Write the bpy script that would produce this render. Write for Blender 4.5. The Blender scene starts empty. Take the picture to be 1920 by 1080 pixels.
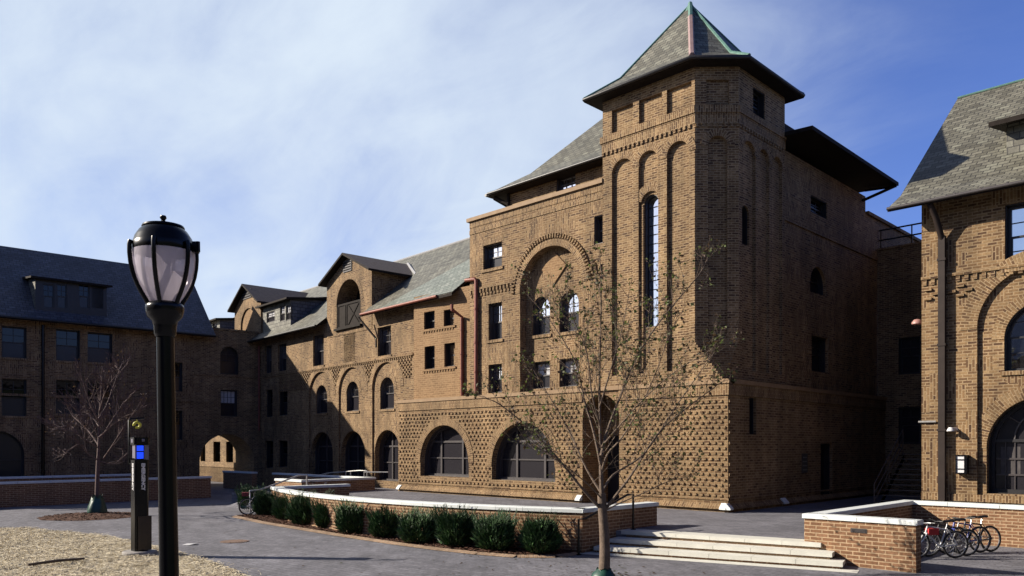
import bpy, bmesh, math, random
from mathutils import Vector, Matrix
from mathutils.geometry import tessellate_polygon
rnd = random.Random(7)
SC = bpy.context.scene
COL = SC.collection
# ------------------------------------------------------------------ camera
FPX, CX, HY, CAMZ = 1483.0, 960.0, 836.0, 2.9
YAW = math.radians(44.75)
cam = bpy.data.cameras.new('camera')
cam.sensor_width = 36.0
cam.lens = FPX / 1920 * 36.0
cam.shift_y = (HY - 540) / 1920
cam.clip_end = 3000
camo = bpy.data.objects.new('camera', cam); COL.objects.link(camo)
camo.location = (0, 0, CAMZ); camo.rotation_euler = (math.pi / 2, 0, YAW)
SC.camera = camo
# ------------------------------------------------------------------ sun, sky, exposure
SUN_AZ = Vector((-0.765, -0.644)); SUN_TAN = 0.52
SUN_EL = math.atan(SUN_TAN)
sd = Vector((SUN_AZ.x * math.cos(SUN_EL), SUN_AZ.y * math.cos(SUN_EL), math.sin(SUN_EL))).normalized()
sun = bpy.data.lights.new('sun', 'SUN'); sun.energy = 5.0; sun.angle = math.radians(0.5)
sun.color = (1.0, 0.90, 0.76)
suno = bpy.data.objects.new('sun', sun); COL.objects.link(suno)
suno.location = (-40, -40, 60)
suno.rotation_euler = (-sd).to_track_quat('-Z', 'Y').to_euler()
SC.view_settings.view_transform = 'Standard'
SC.view_settings.look = 'None'
SC.view_settings.gamma = 1.0
SC.view_settings.exposure = 1.03
SC.render.film_transparent = False
W = bpy.data.worlds.new('World'); SC.world = W; W.use_nodes = True
wt = W.node_tree; wt.nodes.clear()
def WN(t, **k):
    n = wt.nodes.new(t)
    for a, b in k.items(): setattr(n, a, b)
    return n
def wl(a, b): wt.links.new(a, b)
wout = WN('ShaderNodeOutputWorld'); wbg = WN('ShaderNodeBackground'); wbg.inputs[1].default_value = 0.074
sky = WN('ShaderNodeTexSky'); sky.sky_type = 'NISHITA'; sky.sun_disc = False
sky.sun_elevation = SUN_EL; sky.sun_rotation = math.atan2(SUN_AZ.x, SUN_AZ.y)
sky.air_density = 1.0; sky.dust_density = 0.9; sky.ozone_density = 2.0
wtc = WN('ShaderNodeTexCoord')
# thin cloud veil, thickest over the far left of the court (direction from the place, not from the lens)
def vmath(op, a, b=None):
    n = WN('ShaderNodeVectorMath', operation=op)
    wl(a, n.inputs[0])
    if b is not None:
        if isinstance(b, (tuple, Vector)): n.inputs[1].default_value = b
        else: wl(b, n.inputs[1])
    return n
def wmath(op, a, b=0.0, clamp=False):
    n = WN('ShaderNodeMath', operation=op); n.use_clamp = clamp
    for i, v in enumerate((a, b)):
        if isinstance(v, (int, float)): n.inputs[i].default_value = v
        else: wl(v, n.inputs[i])
    return n.outputs[0]
wdir = vmath('NORMALIZE', wtc.outputs['Generated']).outputs[0]
CLOUD_C = Vector((-0.93, 0.18, 0.30)).normalized()
wd = vmath('DOT_PRODUCT', wdir, tuple(CLOUD_C)).outputs['Value']
wsep = WN('ShaderNodeSeparateXYZ'); wl(wdir, wsep.inputs[0])
# cloud plane coordinates: direction projected on a high layer
zc = wmath('ADD', wmath('MAXIMUM', wsep.outputs[2], 0.0), 0.22)
wcomb = WN('ShaderNodeCombineXYZ')
wl(wmath('DIVIDE', wsep.outputs[0], zc), wcomb.inputs[0]); wl(wmath('DIVIDE', wsep.outputs[1], zc), wcomb.inputs[1])
wrot = WN('ShaderNodeMapping'); wl(wcomb.outputs[0], wrot.inputs[0]); wrot.inputs['Rotation'].default_value = (0, 0, math.radians(62)); wrot.inputs['Scale'].default_value = (0.65, 1.5, 1)
wn1 = WN('ShaderNodeTexNoise'); wl(wrot.outputs[0], wn1.inputs['Vector'])
wn1.inputs['Scale'].default_value = 0.85; wn1.inputs['Detail'].default_value = 8; wn1.inputs['Roughness'].default_value = 0.56; wn1.inputs['Distortion'].default_value = 0.55
wn2 = WN('ShaderNodeTexNoise'); wl(wrot.outputs[0], wn2.inputs['Vector'])
wn2.inputs['Scale'].default_value = 2.6; wn2.inputs['Detail'].default_value = 7; wn2.inputs['Roughness'].default_value = 0.6; wn2.inputs['Distortion'].default_value = 0.8
def mrange(v, a, b, c=0.0, d=1.0):
    n = WN('ShaderNodeMapRange'); wl(v, n.inputs[0]); n.interpolation_type = 'SMOOTHSTEP'
    for i_, q in zip((1, 2, 3, 4), (a, b, c, d)): n.inputs[i_].default_value = q
    return n.outputs[0]
bank = mrange(wd, 0.50, 0.97)                                   # the cloud bank thins out to the right and overhead
dens = wmath('ADD', wmath('MULTIPLY', wn1.outputs[0], 0.75), wmath('MULTIPLY', wn2.outputs[0], 0.25))
wmask = mrange(wmath('ADD', dens, wmath('MULTIPLY', bank, 0.42)), 0.50, 1.04, 0.0, 1.0)
wmask = wmath('MULTIPLY', wmath('MAXIMUM', wmask, wmath('MULTIPLY', bank, 0.52)), mrange(wd, 0.36, 0.66), True)
wmix = WN('ShaderNodeMix', data_type='RGBA'); wl(wmask, wmix.inputs['Factor'])
wtint = WN('ShaderNodeMix', data_type='RGBA', blend_type='MULTIPLY'); wtint.inputs['Factor'].default_value = 1.0
zen = WN('ShaderNodeVectorMath', operation='SCALE'); wl(sky.outputs[0], zen.inputs[0]); wl(mrange(wsep.outputs[2], 0.55, 0.9, 1.0, 0.45), zen.inputs['Scale'])
wl(zen.outputs[0], wtint.inputs['A']); wtm = WN('ShaderNodeMix', data_type='RGBA'); wtm.inputs['A'].default_value = (0.58, 0.68, 1.16, 1); wtm.inputs['B'].default_value = (0.62, 0.66, 0.80, 1)
wl(mrange(vmath('DOT_PRODUCT', wdir, tuple(sd)).outputs['Value'], 0.3, 0.95), wtm.inputs['Factor']); wl(wtm.outputs['Result'], wtint.inputs['B'])
wl(wtint.outputs['Result'], wmix.inputs['A'])
wmix.inputs['B'].default_value = (4.9, 5.6, 6.4, 1)
wl(wmix.outputs['Result'], wbg.inputs[0]); wl(wbg.outputs[0], wout.inputs[0])
# ------------------------------------------------------------------ survey helpers: a sight line from the survey point meets a plane of the place
_F = (-math.sin(YAW), math.cos(YAW)); _R = (math.cos(YAW), math.sin(YAW))
def ray(px):
    r = (px - CX) / FPX
    return (_F[0] + r * _R[0], _F[1] + r * _R[1])
def on_y(px, py, y):
    d = ray(px); D = y / d[1]
    return (d[0] * D, CAMZ + (HY - py) / FPX * D)
def on_x(px, py, x):
    d = ray(px); D = x / d[0]
    return (d[1] * D, CAMZ + (HY - py) / FPX * D)
def on_g(px, py, z=0.0):
    D = FPX * (CAMZ - z) / (py - HY); d = ray(px)
    return (d[0] * D, d[1] * D)
def at_depth(px, py, D):
    d = ray(px)
    return Vector((d[0] * D, d[1] * D, CAMZ + (HY - py) / FPX * D))
TH = math.radians(-3.9); WO = Vector((-33.84, 26.6, 0.0))
cW, sW = math.cos(TH), math.sin(TH)
def to_world(p): return Vector((WO.x + cW * p[0] - sW * p[1], WO.y + sW * p[0] + cW * p[1], p[2] if len(p) > 2 else 0))
def _locray(px):
    d = ray(px)
    return (cW * d[0] + sW * d[1], -sW * d[0] + cW * d[1])
_lo = (cW * (-WO.x) + sW * (-WO.y), -sW * (-WO.x) + cW * (-WO.y))
def on_v(px, py, v=0.0):
    d = _locray(px); D = (v - _lo[1]) / d[1]
    return (_lo[0] + d[0] * D, CAMZ + (HY - py) / FPX * D)
def on_u(px, py, u):
    d = _locray(px); D = (u - _lo[0]) / d[0]
    return (_lo[1] + d[1] * D, CAMZ + (HY - py) / FPX * D)
# ------------------------------------------------------------------ object helpers
ORG = {}
def tagp(o, label=None, cat=None, group=None, kind=None):
    if label: o['label'] = label
    if cat: o['category'] = cat
    if group: o['group'] = group
    if kind: o['kind'] = kind
    return o
def thing(name, label, cat, loc=(0, 0, 0), wing=False, group=None, rotz=0.0, local=False):
    o = bpy.data.objects.new(name, None); COL.objects.link(o)
    o.empty_display_size = 0.3
    o.location = to_world(loc) if wing else loc
    o.rotation_euler = (0, 0, (TH if wing else 0) + rotz)
    ORG[o.name] = Vector((0, 0, 0)) if local else Vector(loc)
    return tagp(o, label, cat, group)
Z = Vector((0, 0, 1))
class MB:
    def __init__(s): s.v = []; s.f = []; s.uv = []; s.m = []; s.sm = []
    def face(s, pts, m=0, swap=False, uv=None, flip=False, smooth=False, uo=(0, 0)):
        pts = [Vector(p) for p in pts]
        if flip: pts = pts[::-1]; uv = uv[::-1] if uv else None
        i = len(s.v); s.v += pts; s.f.append(list(range(i, i + len(pts))))
        if uv is None:
            n = Vector((0, 0, 0))
            for a in range(len(pts)):
                p, q = pts[a], pts[(a + 1) % len(pts)]
                n += Vector(((p.y - q.y) * (p.z + q.z), (p.z - q.z) * (p.x + q.x), (p.x - q.x) * (p.y + q.y)))
            if n.length > 1e-9: n.normalize()
            if abs(n.z) > 0.97: uv = [(p.x, p.y) for p in pts]
            else:
                t = Z.cross(n); t.normalize(); b = n.cross(t)
                uv = [(p.dot(t) + uo[0], p.dot(b) + uo[1]) for p in pts]
            if swap: uv = [(b_, a_) for a_, b_ in uv]
        s.uv.append(uv); s.m.append(m); s.sm.append(smooth)
    def box(s, x0, x1, y0, y1, z0, z1, m=0, swap=False):
        x0, x1 = sorted((x0, x1)); y0, y1 = sorted((y0, y1)); z0, z1 = sorted((z0, z1))
        p = lambda a, b, c: (x1 if a else x0, y1 if b else y0, z1 if c else z0)
        for q in (((0,0,0),(1,0,0),(1,0,1),(0,0,1)), ((1,0,0),(1,1,0),(1,1,1),(1,0,1)), ((1,1,0),(0,1,0),(0,1,1),(1,1,1)),
                  ((0,1,0),(0,0,0),(0,0,1),(0,1,1)), ((0,0,1),(1,0,1),(1,1,1),(0,1,1)), ((0,1,0),(1,1,0),(1,0,0),(0,0,0))):
            s.face([p(*c) for c in q], m, swap)
    def fbox(s, fr, a0, a1, z0, z1, d0, d1, m=0, swap=False):   # box in a wall frame
        c = [[[fr.P(a, z, d) for d in (d0, d1)] for z in (z0, z1)] for a in (a0, a1)]
        cen = fr.P((a0 + a1) / 2, (z0 + z1) / 2, (d0 + d1) / 2)
        for q in ((c[0][0][1], c[1][0][1], c[1][1][1], c[0][1][1]), (c[0][0][0], c[0][1][0], c[1][1][0], c[1][0][0]),
                  (c[0][0][0], c[0][0][1], c[0][1][1], c[0][1][0]), (c[1][0][0], c[1][1][0], c[1][1][1], c[1][0][1]),
                  (c[0][1][0], c[0][1][1], c[1][1][1], c[1][1][0]), (c[0][0][0], c[1][0][0], c[1][0][1], c[0][0][1])):
            s.oface(q, cen, m, swap)
    def oface(s, pts, cen, m=0, swap=False):                      # face turned away from cen
        pts = [Vector(p) for p in pts]
        n = (pts[1] - pts[0]).cross(pts[2] - pts[0]); mid = sum(pts, Vector()) / len(pts)
        s.face(pts, m, swap, flip=n.dot(mid - Vector(cen)) < 0)
    def slab(s, top, t, m=0, ms=None, mb=None):                   # roof plane with a thickness, top ring counter-clockwise from above
        ms = m if ms is None else ms; mb = ms if mb is None else mb
        top = [Vector(p) for p in top]; bot = [p - Vector((0, 0, t)) for p in top]
        s.face(top, m); s.face(bot[::-1], mb)
        for i in range(len(top)):
            j = (i + 1) % len(top)
            s.face([bot[i], bot[j], top[j], top[i]], ms)
    def prism(s, ring, z0, z1, m=0, mtop=None):                   # ring ccw in xy
        mtop = m if mtop is None else mtop
        n = len(ring)
        tri = tessellate_polygon([[Vector((p[0], p[1], 0)) for p in ring]])
        for t in tri:
            q = [ring[k] for k in t]
            ar = (q[1][0]-q[0][0])*(q[2][1]-q[0][1]) - (q[1][1]-q[0][1])*(q[2][0]-q[0][0])
            if abs(ar) < 1e-9: continue
            if ar < 0: q = q[::-1]
            s.face([(p[0], p[1], z1) for p in q], mtop); s.face([(p[0], p[1], z0) for p in q[::-1]], m)
        for i in range(n):
            a, b = ring[i], ring[(i + 1) % n]
            s.face([(a[0], a[1], z0), (b[0], b[1], z0), (b[0], b[1], z1), (a[0], a[1], z1)], m)
    def tube(s, path, r, n=8, m=0, cap=True, smooth=True):
        path = [Vector(p) for p in path]
        if not isinstance(r, (list, tuple)): r = [r] * len(path)
        rings = []; up = None; L = 0
        for i, p in enumerate(path):
            t = (path[min(i + 1, len(path) - 1)] - path[max(i - 1, 0)])
            t = t.normalized() if t.length > 1e-9 else Vector((0, 0, 1))
            if up is None:
                up = t.orthogonal().normalized()
            up = (up - t * up.dot(t));
            up = up.normalized() if up.length > 1e-6 else t.orthogonal().normalized()
            w = t.cross(up)
            if i: L += (p - path[i - 1]).length
            rings.append(([p + (up * math.cos(2*math.pi*k/n) + w * math.sin(2*math.pi*k/n)) * r[i] for k in range(n)], L))
        for i in range(len(rings) - 1):
            A, la = rings[i]; B, lb = rings[i + 1]
            for k in range(n):
                k2 = (k + 1) % n
                s.face([A[k], A[k2], B[k2], B[k]], m, uv=[(k/n, la), ((k+1)/n, la), ((k+1)/n, lb), (k/n, lb)], smooth=smooth)
        if cap:
            s.face(rings[0][0][::-1], m); s.face(rings[-1][0], m)
    def lathe(s, prof, c, n=24, m=0, smooth=True):
        c = Vector(c)
        P = [[c + Vector((r * math.cos(2*math.pi*k/n), r * math.sin(2*math.pi*k/n), z)) for k in range(n)] for r, z in prof]
        for i in range(len(P) - 1):
            for k in range(n):
                k2 = (k + 1) % n
                if prof[i][0] < 1e-6: s.face([P[i][0], P[i+1][k2], P[i+1][k]][::-1] if False else [P[i][0], P[i+1][k2], P[i+1][k]], m, smooth=smooth, flip=True)
                elif prof[i+1][0] < 1e-6: s.face([P[i][k], P[i][k2], P[i+1][0]], m, smooth=smooth)
                else: s.face([P[i][k], P[i][k2], P[i+1][k2], P[i+1][k]], m, smooth=smooth)
    def torus(s, c, ax, R, r, n=28, k=8, m=0, a0=0.0, a1=2*math.pi):
        ax = Vector(ax).normalized(); e = ax.orthogonal().normalized(); g = ax.cross(e); c = Vector(c)
        full = abs(a1 - a0 - 2*math.pi) < 1e-6
        pts = [c + (e * math.cos(a0 + (a1-a0)*i/n) + g * math.sin(a0 + (a1-a0)*i/n)) * R for i in range(n + 1)]
        ring = []
        for i in range(n + 1):
            an = a0 + (a1-a0)*i/n; o = e * math.cos(an) + g * math.sin(an)
            ring.append([pts[i] + (o * math.cos(2*math.pi*j/k) + ax * math.sin(2*math.pi*j/k)) * r for j in range(k)])
        for i in range(n):
            for j in range(k):
                j2 = (j + 1) % k
                s.face([ring[i][j], ring[i+1][j], ring[i+1][j2], ring[i][j2]], m, smooth=True, flip=True)
    def build(s, name, mats, parent=None, loc=None, merge=False):
        if not isinstance(mats, (list, tuple)): mats = [mats]
        me = bpy.data.meshes.new(name)
        off = ORG.get(parent.name, Vector((0, 0, 0))) if parent else (Vector(loc) if loc else Vector((0, 0, 0)))
        me.from_pydata([tuple(p - off) for p in s.v], [], s.f)
        for k in mats: me.materials.append(k)
        ul = me.uv_layers.new(name='UVMap')
        flat = [c for f in s.uv for uv in f for c in uv]
        ul.data.foreach_set('uv', flat)
        me.polygons.foreach_set('material_index', s.m)
        me.polygons.foreach_set('use_smooth', s.sm)
        if merge or any(s.sm):
            bm = bmesh.new(); bm.from_mesh(me); bmesh.ops.remove_doubles(bm, verts=bm.verts, dist=1e-4); bm.to_mesh(me); bm.free()
        if any(s.sm): me.set_sharp_from_angle(angle=math.radians(48))
        me.update()
        o = bpy.data.objects.new(name, me); COL.objects.link(o)
        if parent: o.parent = parent
        elif loc is not None: o.location = loc
        ORG[o.name] = off
        return o
class Fr:
    def __init__(s, o, h, n): s.o = Vector(o); s.h = Vector(h).normalized(); s.n = Vector(n).normalized()
    def P(s, a, z, d=0.0): return s.o + s.h * a + Z * z + s.n * d
    def off(s, d): return Fr(s.o + s.n * d, s.h, s.n)
def front(y): return Fr((0, y, 0), (1, 0, 0), (0, -1, 0))
def side(x): return Fr((x, 0, 0), (0, 1, 0), (1, 0, 0))
def rect(a0, a1, z0, z1): return [(a0, z0), (a1, z0), (a1, z1), (a0, z1)]
def arch(a0, a1, z0, z1, n=16):
    r = (a1 - a0) / 2; c = (a0 + a1) / 2; sp = max(z0, z1 - r); rz = z1 - sp
    pts = [(a0, z0), (a1, z0)] if sp > z0 + 1e-4 else []
    return pts + [(c + r * math.cos(math.pi * k / n), sp + rz * math.sin(math.pi * k / n)) for k in range(n + 1)]
def panel(mb, fr, outer, holes=(), d=0.0, m=0, reveal=0.3, mr=None, swap=False):
    mr = m if mr is None else mr
    loops = [outer] + [h for h in holes]
    flat = [p for l in loops for p in l]
    for t in tessellate_polygon([[Vector((p[0], p[1], 0)) for p in l] for l in loops]):
        q = [flat[k] for k in t]
        ar = (q[1][0]-q[0][0])*(q[2][1]-q[0][1]) - (q[1][1]-q[0][1])*(q[2][0]-q[0][0])
        if abs(ar) < 1e-9: continue
        pts = [fr.P(p[0], p[1], d) for p in q]
        n = (pts[1]-pts[0]).cross(pts[2]-pts[0])
        mb.face(pts, m, swap, flip=n.dot(fr.n) < 0)
    for hi, h in enumerate(holes):
        rv = reveal[hi] if isinstance(reveal, (list, tuple)) else reveal
        if rv: ring_reveal(mb, fr, h, d, d - rv, mr)
def ring_reveal(mb, fr, h, d0, d1, m=0):
    cx = sum(p[0] for p in h)/len(h); cz = sum(p[1] for p in h)/len(h); n = len(h)
    for i in range(n):
        p, q = h[i], h[(i + 1) % n]
        pts = [fr.P(p[0], p[1], d0), fr.P(q[0], q[1], d0), fr.P(q[0], q[1], d1), fr.P(p[0], p[1], d1)]
        nn = (pts[1]-pts[0]).cross(pts[2]-pts[0]); mid = (pts[0]+pts[2])/2
        mb.face(pts, m, flip=nn.dot(fr.P(cx, cz, (d0+d1)/2) - mid) < 0)
def archring(mb, fr, a0, a1, z1, w, d0, d1, m=0, n=18, legs=0.0, ang0=0.0):
    # a ring of bricks on edge round an arch head of outline arch(a0,a1,..,z1)
    r = (a1 - a0) / 2; c = (a0 + a1) / 2; sp = z1 - r
    pr = None
    for k in range(n + 1):
        an = ang0 + (math.pi - 2*ang0) * k / n; cs, sn = math.cos(an), math.sin(an)
        cur = (c + r*cs, sp + r*sn, c + (r+w)*cs, sp + (r+w)*sn, an*(r + w/2))
        if pr:
            f = [fr.P(pr[0], pr[1], d1), fr.P(pr[2], pr[3], d1), fr.P(cur[2], cur[3], d1), fr.P(cur[0], cur[1], d1)]
            nn = (f[1]-f[0]).cross(f[2]-f[0])
            mb.face(f, m, uv=[(0.01, pr[4]), (0.01+w, pr[4]), (0.01+w, cur[4]), (0.01, cur[4])], flip=nn.dot(fr.n) < 0)
            cen = fr.P(c, sp, (d0+d1)/2)
            g = [fr.P(pr[2], pr[3], d0), fr.P(cur[2], cur[3], d0), fr.P(cur[2], cur[3], d1), fr.P(pr[2], pr[3], d1)]
            mb.oface(g, cen, m)
            g = [fr.P(pr[0], pr[1], d0), fr.P(cur[0], cur[1], d0), fr.P(cur[0], cur[1], d1), fr.P(pr[0], pr[1], d1)]
            gm = sum(g, Vector())/4
            mb.oface(g, gm + (gm - cen), m)
        else:
            g = [fr.P(cur[0], cur[1], d0), fr.P(cur[2], cur[3], d0), fr.P(cur[2], cur[3], d1), fr.P(cur[0], cur[1], d1)]
            mb.oface(g, fr.P(c, sp + r + w, (d0+d1)/2), m)
        pr = cur
    g = [fr.P(pr[0], pr[1], d0), fr.P(pr[2], pr[3], d0), fr.P(pr[2], pr[3], d1), fr.P(pr[0], pr[1], d1)]
    mb.oface(g, fr.P(c, sp + r + w, (d0+d1)/2), m)
# ------------------------------------------------------------------ materials
def mat(name, base=(0.5, 0.5, 0.5), rough=0.6, metal=0.0, spec=0.5, q=0.74):
    base = tuple(c*q for c in base)
    m = bpy.data.materials.new(name); m.use_nodes = True
    b = m.node_tree.nodes['Principled BSDF']
    b.inputs['Base Color'].default_value = (*base, 1); b.inputs['Roughness'].default_value = rough
    b.inputs['Metallic'].default_value = metal; b.inputs['Specular IOR Level'].default_value = spec
    return m
def N(m, t, **k):
    n = m.node_tree.nodes.new(t)
    for a, b in k.items(): setattr(n, a, b)
    return n
def L(m, a, b): m.node_tree.links.new(a, b)
def B(m): return m.node_tree.nodes['Principled BSDF']
def ramp(m, stops, fac):
    r = N(m, 'ShaderNodeValToRGB'); e = r.color_ramp.elements
    while len(e) < len(stops): e.new(0.5)
    for i, (p, c) in enumerate(stops): e[i].position = p; e[i].color = (*c, 1)
    L(m, fac, r.inputs[0]); return r.outputs[0]
def noisy(name, c1, c2, scale=3.0, rough=0.6, metal=0.0, bump=0.0, detail=5, coords='Object', lo=0.3, hi=0.7, spec=0.4, bscale=None, q=0.74):
    c1 = tuple(c*q for c in c1); c2 = tuple(c*q for c in c2)
    m = mat(name, c1, rough, metal, spec, 1.0)
    tc = N(m, 'ShaderNodeTexCoord'); no = N(m, 'ShaderNodeTexNoise')
    no.inputs['Scale'].default_value = scale; no.inputs['Detail'].default_value = detail; no.inputs['Roughness'].default_value = 0.6
    L(m, tc.outputs[coords], no.inputs['Vector'])
    L(m, ramp(m, [(lo, c1), (hi, c2)], no.outputs[0]), B(m).inputs['Base Color'])
    if bump:
        bp = N(m, 'ShaderNodeBump'); bp.inputs['Strength'].default_value = bump; bp.inputs['Distance'].default_value = 0.02
        n2 = N(m, 'ShaderNodeTexNoise'); n2.inputs['Scale'].default_value = bscale or scale * 4; n2.inputs['Detail'].default_value = 4
        L(m, tc.outputs[coords], n2.inputs['Vector'])
        L(m, n2.outputs[0], bp.inputs['Height']); L(m, bp.outputs[0], B(m).inputs['Normal'])
    return m
def brick(name, stops, mortar, *a, **k):
    q = k.pop('dim', 0.635)
    if 'brick' in name: mortar = (mortar[0]*1.30, mortar[1]*1.31, mortar[2]*1.32); stops = [(p, (x[0]*1.10, x[1]*1.11, x[2]*1.12)) for p, x in stops]
    return brick_(name, [(p, tuple(x*q for x in c)) for p, c in stops], tuple(x*q for x in mortar), *a, **k)
def brick_(name, stops, mortar, row=0.108, length=0.34, gap=0.016, patch=0.0, rough=0.85, bump=0.7, big=None, offset=0.5, wear=0.35, spec=0.25, pcell=(0.75, 0.45)):
    m = mat(name, stops[0][1], rough, 0, spec)
    uv = N(m, 'ShaderNodeUVMap'); uv.uv_map = 'UVMap'
    vec = uv.outputs[0]
    def bt(v, r, l, g, off=0.5):
        b = N(m, 'ShaderNodeTexBrick'); b.offset = off
        b.inputs['Scale'].default_value = 1.0; b.inputs['Brick Width'].default_value = l; b.inputs['Row Height'].default_value = r
        b.inputs['Mortar Size'].default_value = g; b.inputs['Mortar Smooth'].default_value = 0.15; b.inputs['Bias'].default_value = 0.0
        b.inputs['Color1'].default_value = (0, 0, 0, 1); b.inputs['Color2'].default_value = (1, 1, 1, 1); b.inputs['Mortar'].default_value = (0.5, 0.5, 0.5, 1)
        L(m, v, b.inputs['Vector']); return b
    if patch:
        pb = bt(vec, pcell[1], pcell[0], 0.0)
        gt = N(m, 'ShaderNodeMath', operation='GREATER_THAN'); L(m, pb.outputs['Color'], gt.inputs[0]); gt.inputs[1].default_value = 1.0 - patch
        sx = N(m, 'ShaderNodeSeparateXYZ'); L(m, vec, sx.inputs[0]); cx = N(m, 'ShaderNodeCombineXYZ')
        L(m, sx.outputs[1], cx.inputs[0]); L(m, sx.outputs[0], cx.inputs[1])
        mv = N(m, 'ShaderNodeMix', data_type='VECTOR'); L(m, gt.outputs[0], mv.inputs['Factor'])
        L(m, vec, mv.inputs['A']); L(m, cx.outputs[0], mv.inputs['B']); vec = mv.outputs['Result'] if 'Result' in mv.outputs else mv.outputs[1]
    b = bt(vec, row, length, gap, offset)
    col = ramp(m, stops, b.outputs['Color'])
    tc = N(m, 'ShaderNodeTexCoord')
    n1 = N(m, 'ShaderNodeTexNoise'); n1.inputs['Scale'].default_value = 0.45; n1.inputs['Detail'].default_value = 6; n1.inputs['Roughness'].default_value = 0.65
    L(m, tc.outputs['Object'], n1.inputs['Vector'])
    n2 = N(m, 'ShaderNodeTexNoise'); n2.inputs['Scale'].default_value = 14; n2.inputs['Detail'].default_value = 4
    L(m, tc.outputs['Object'], n2.inputs['Vector'])
    w = N(m, 'ShaderNodeMapRange'); L(m, n1.outputs[0], w.inputs[0]); w.inputs[1].default_value = 0.3; w.inputs[2].default_value = 0.7
    w.inputs[3].default_value = 1 - wear; w.inputs[4].default_value = 1 + wear * 0.6
    w2 = N(m, 'ShaderNodeMapRange'); L(m, n2.outputs[0], w2.inputs[0]); w2.inputs[1].default_value = 0.3; w2.inputs[2].default_value = 0.7
    w2.inputs[3].default_value = 0.8; w2.inputs[4].default_value = 1.2
    mu0 = N(m, 'ShaderNodeMath', operation='MULTIPLY'); L(m, w.outputs[0], mu0.inputs[0]); L(m, w2.outputs[0], mu0.inputs[1])
    mp = N(m, 'ShaderNodeMapping'); mp.inputs['Scale'].default_value = (1.1, 1.1, 0.10); L(m, tc.outputs['Object'], mp.inputs[0])      # soot and rain streaks
    n3 = N(m, 'ShaderNodeTexNoise'); n3.inputs['Scale'].default_value = 1.6; n3.inputs['Detail'].default_value = 7; n3.inputs['Roughness'].default_value = 0.7; L(m, mp.outputs[0], n3.inputs['Vector'])
    w3 = N(m, 'ShaderNodeMapRange'); L(m, n3.outputs[0], w3.inputs[0]); w3.inputs[1].default_value = 0.38; w3.inputs[2].default_value = 0.60; w3.inputs[3].default_value = 1 - wear*0.8; w3.inputs[4].default_value = 1.04
    mu = N(m, 'ShaderNodeMath', operation='MULTIPLY'); L(m, mu0.outputs[0], mu.inputs[0]); L(m, w3.outputs[0], mu.inputs[1])
    sc = N(m, 'ShaderNodeVectorMath', operation='SCALE')
    mm = N(m, 'ShaderNodeMix', data_type='RGBA'); L(m, b.outputs['Fac'], mm.inputs['Factor']); L(m, col, mm.inputs['A']); mm.inputs['B'].default_value = (*mortar, 1)
    L(m, mm.outputs['Result'], sc.inputs[0]); L(m, mu.outputs[0], sc.inputs['Scale'])
    L(m, sc.outputs[0], B(m).inputs['Base Color'])
    inv = N(m, 'ShaderNodeMath', operation='MULTIPLY_ADD'); L(m, b.outputs['Fac'], inv.inputs[0]); inv.inputs[1].default_value = -1.0
    ad = N(m, 'ShaderNodeMath', operation='MULTIPLY_ADD'); L(m, n2.outputs[0], ad.inputs[0]); ad.inputs[1].default_value = 0.35
    b2 = N(m, 'ShaderNodeMath', operation='MULTIPLY'); L(m, b.outputs['Color'], b2.inputs[0]); b2.inputs[1].default_value = 0.5
    L(m, b2.outputs[0], ad.inputs[2]); L(m, ad.outputs[0], inv.inputs[2])
    bp = N(m, 'ShaderNodeBump'); bp.inputs['Strength'].default_value = bump; bp.inputs['Distance'].default_value = 0.02
    L(m, inv.outputs[0], bp.inputs['Height']); L(m, bp.outputs[0], B(m).inputs['Normal'])
    return m
BST = [(0.0, (0.085, 0.044, 0.024)), (0.16, (0.145, 0.079, 0.039)), (0.45, (0.215, 0.123, 0.056)), (0.78, (0.275, 0.166, 0.077)), (1.0, (0.35, 0.23, 0.115))]
M = {}
M['brick'] = brick('tapestry_brick', BST, (0.35, 0.245, 0.138), patch=0.0, row=0.092, length=0.26)
M['base'] = brick('buff_base_brick', [(0.0, (0.12, 0.064, 0.032)), (0.2, (0.19, 0.107, 0.050)), (0.5, (0.25, 0.148, 0.070)), (1.0, (0.32, 0.205, 0.102))], (0.33, 0.23, 0.128), row=0.100, length=0.29)
M['patch'] = brick('patchwork_brick', BST, (0.33, 0.23, 0.13), patch=0.42, row=0.100, length=0.29)
M['new'] = brick('smooth_infill_brick', [(0.0, (0.22, 0.125, 0.058)), (0.5, (0.27, 0.155, 0.074)), (1.0, (0.315, 0.19, 0.094))], (0.30, 0.195, 0.10), wear=0.12, bump=0.4)
M['low'] = brick('red_brown_paving_brick', [(0.0, (0.20, 0.098, 0.050)), (0.5, (0.26, 0.130, 0.067)), (1.0, (0.31, 0.165, 0.090))], (0.44, 0.31, 0.19), row=0.092, length=0.30, gap=0.013, wear=0.18, bump=0.6)
M['slate'] = brick('grey_slate', [(0.0, (0.115, 0.108, 0.080)), (0.4, (0.175, 0.168, 0.128)), (0.75, (0.215, 0.205, 0.16)), (1.0, (0.26, 0.258, 0.20))], (0.04, 0.037, 0.032), row=0.23, length=0.36, gap=0.016, rough=0.55, bump=0.9, wear=0.22, spec=0.5)
M['slate_dark'] = brick('dark_blue_slate', [(0.0, (0.095, 0.095, 0.11)), (0.5, (0.125, 0.125, 0.145)), (1.0, (0.165, 0.165, 0.18))], (0.03, 0.03, 0.035), row=0.23, length=0.38, gap=0.018, rough=0.5, bump=0.9, wear=0.2, spec=0.5)  # darker and bluer than the grey slate
M['slate_green'] = brick('pale_green_slate', [(0.0, (0.19, 0.215, 0.175)), (0.5, (0.25, 0.28, 0.235)), (1.0, (0.33, 0.35, 0.30))], (0.08, 0.085, 0.075), row=0.23, length=0.36, gap=0.014, rough=0.5, bump=0.9, wear=0.15, spec=0.5)
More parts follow.
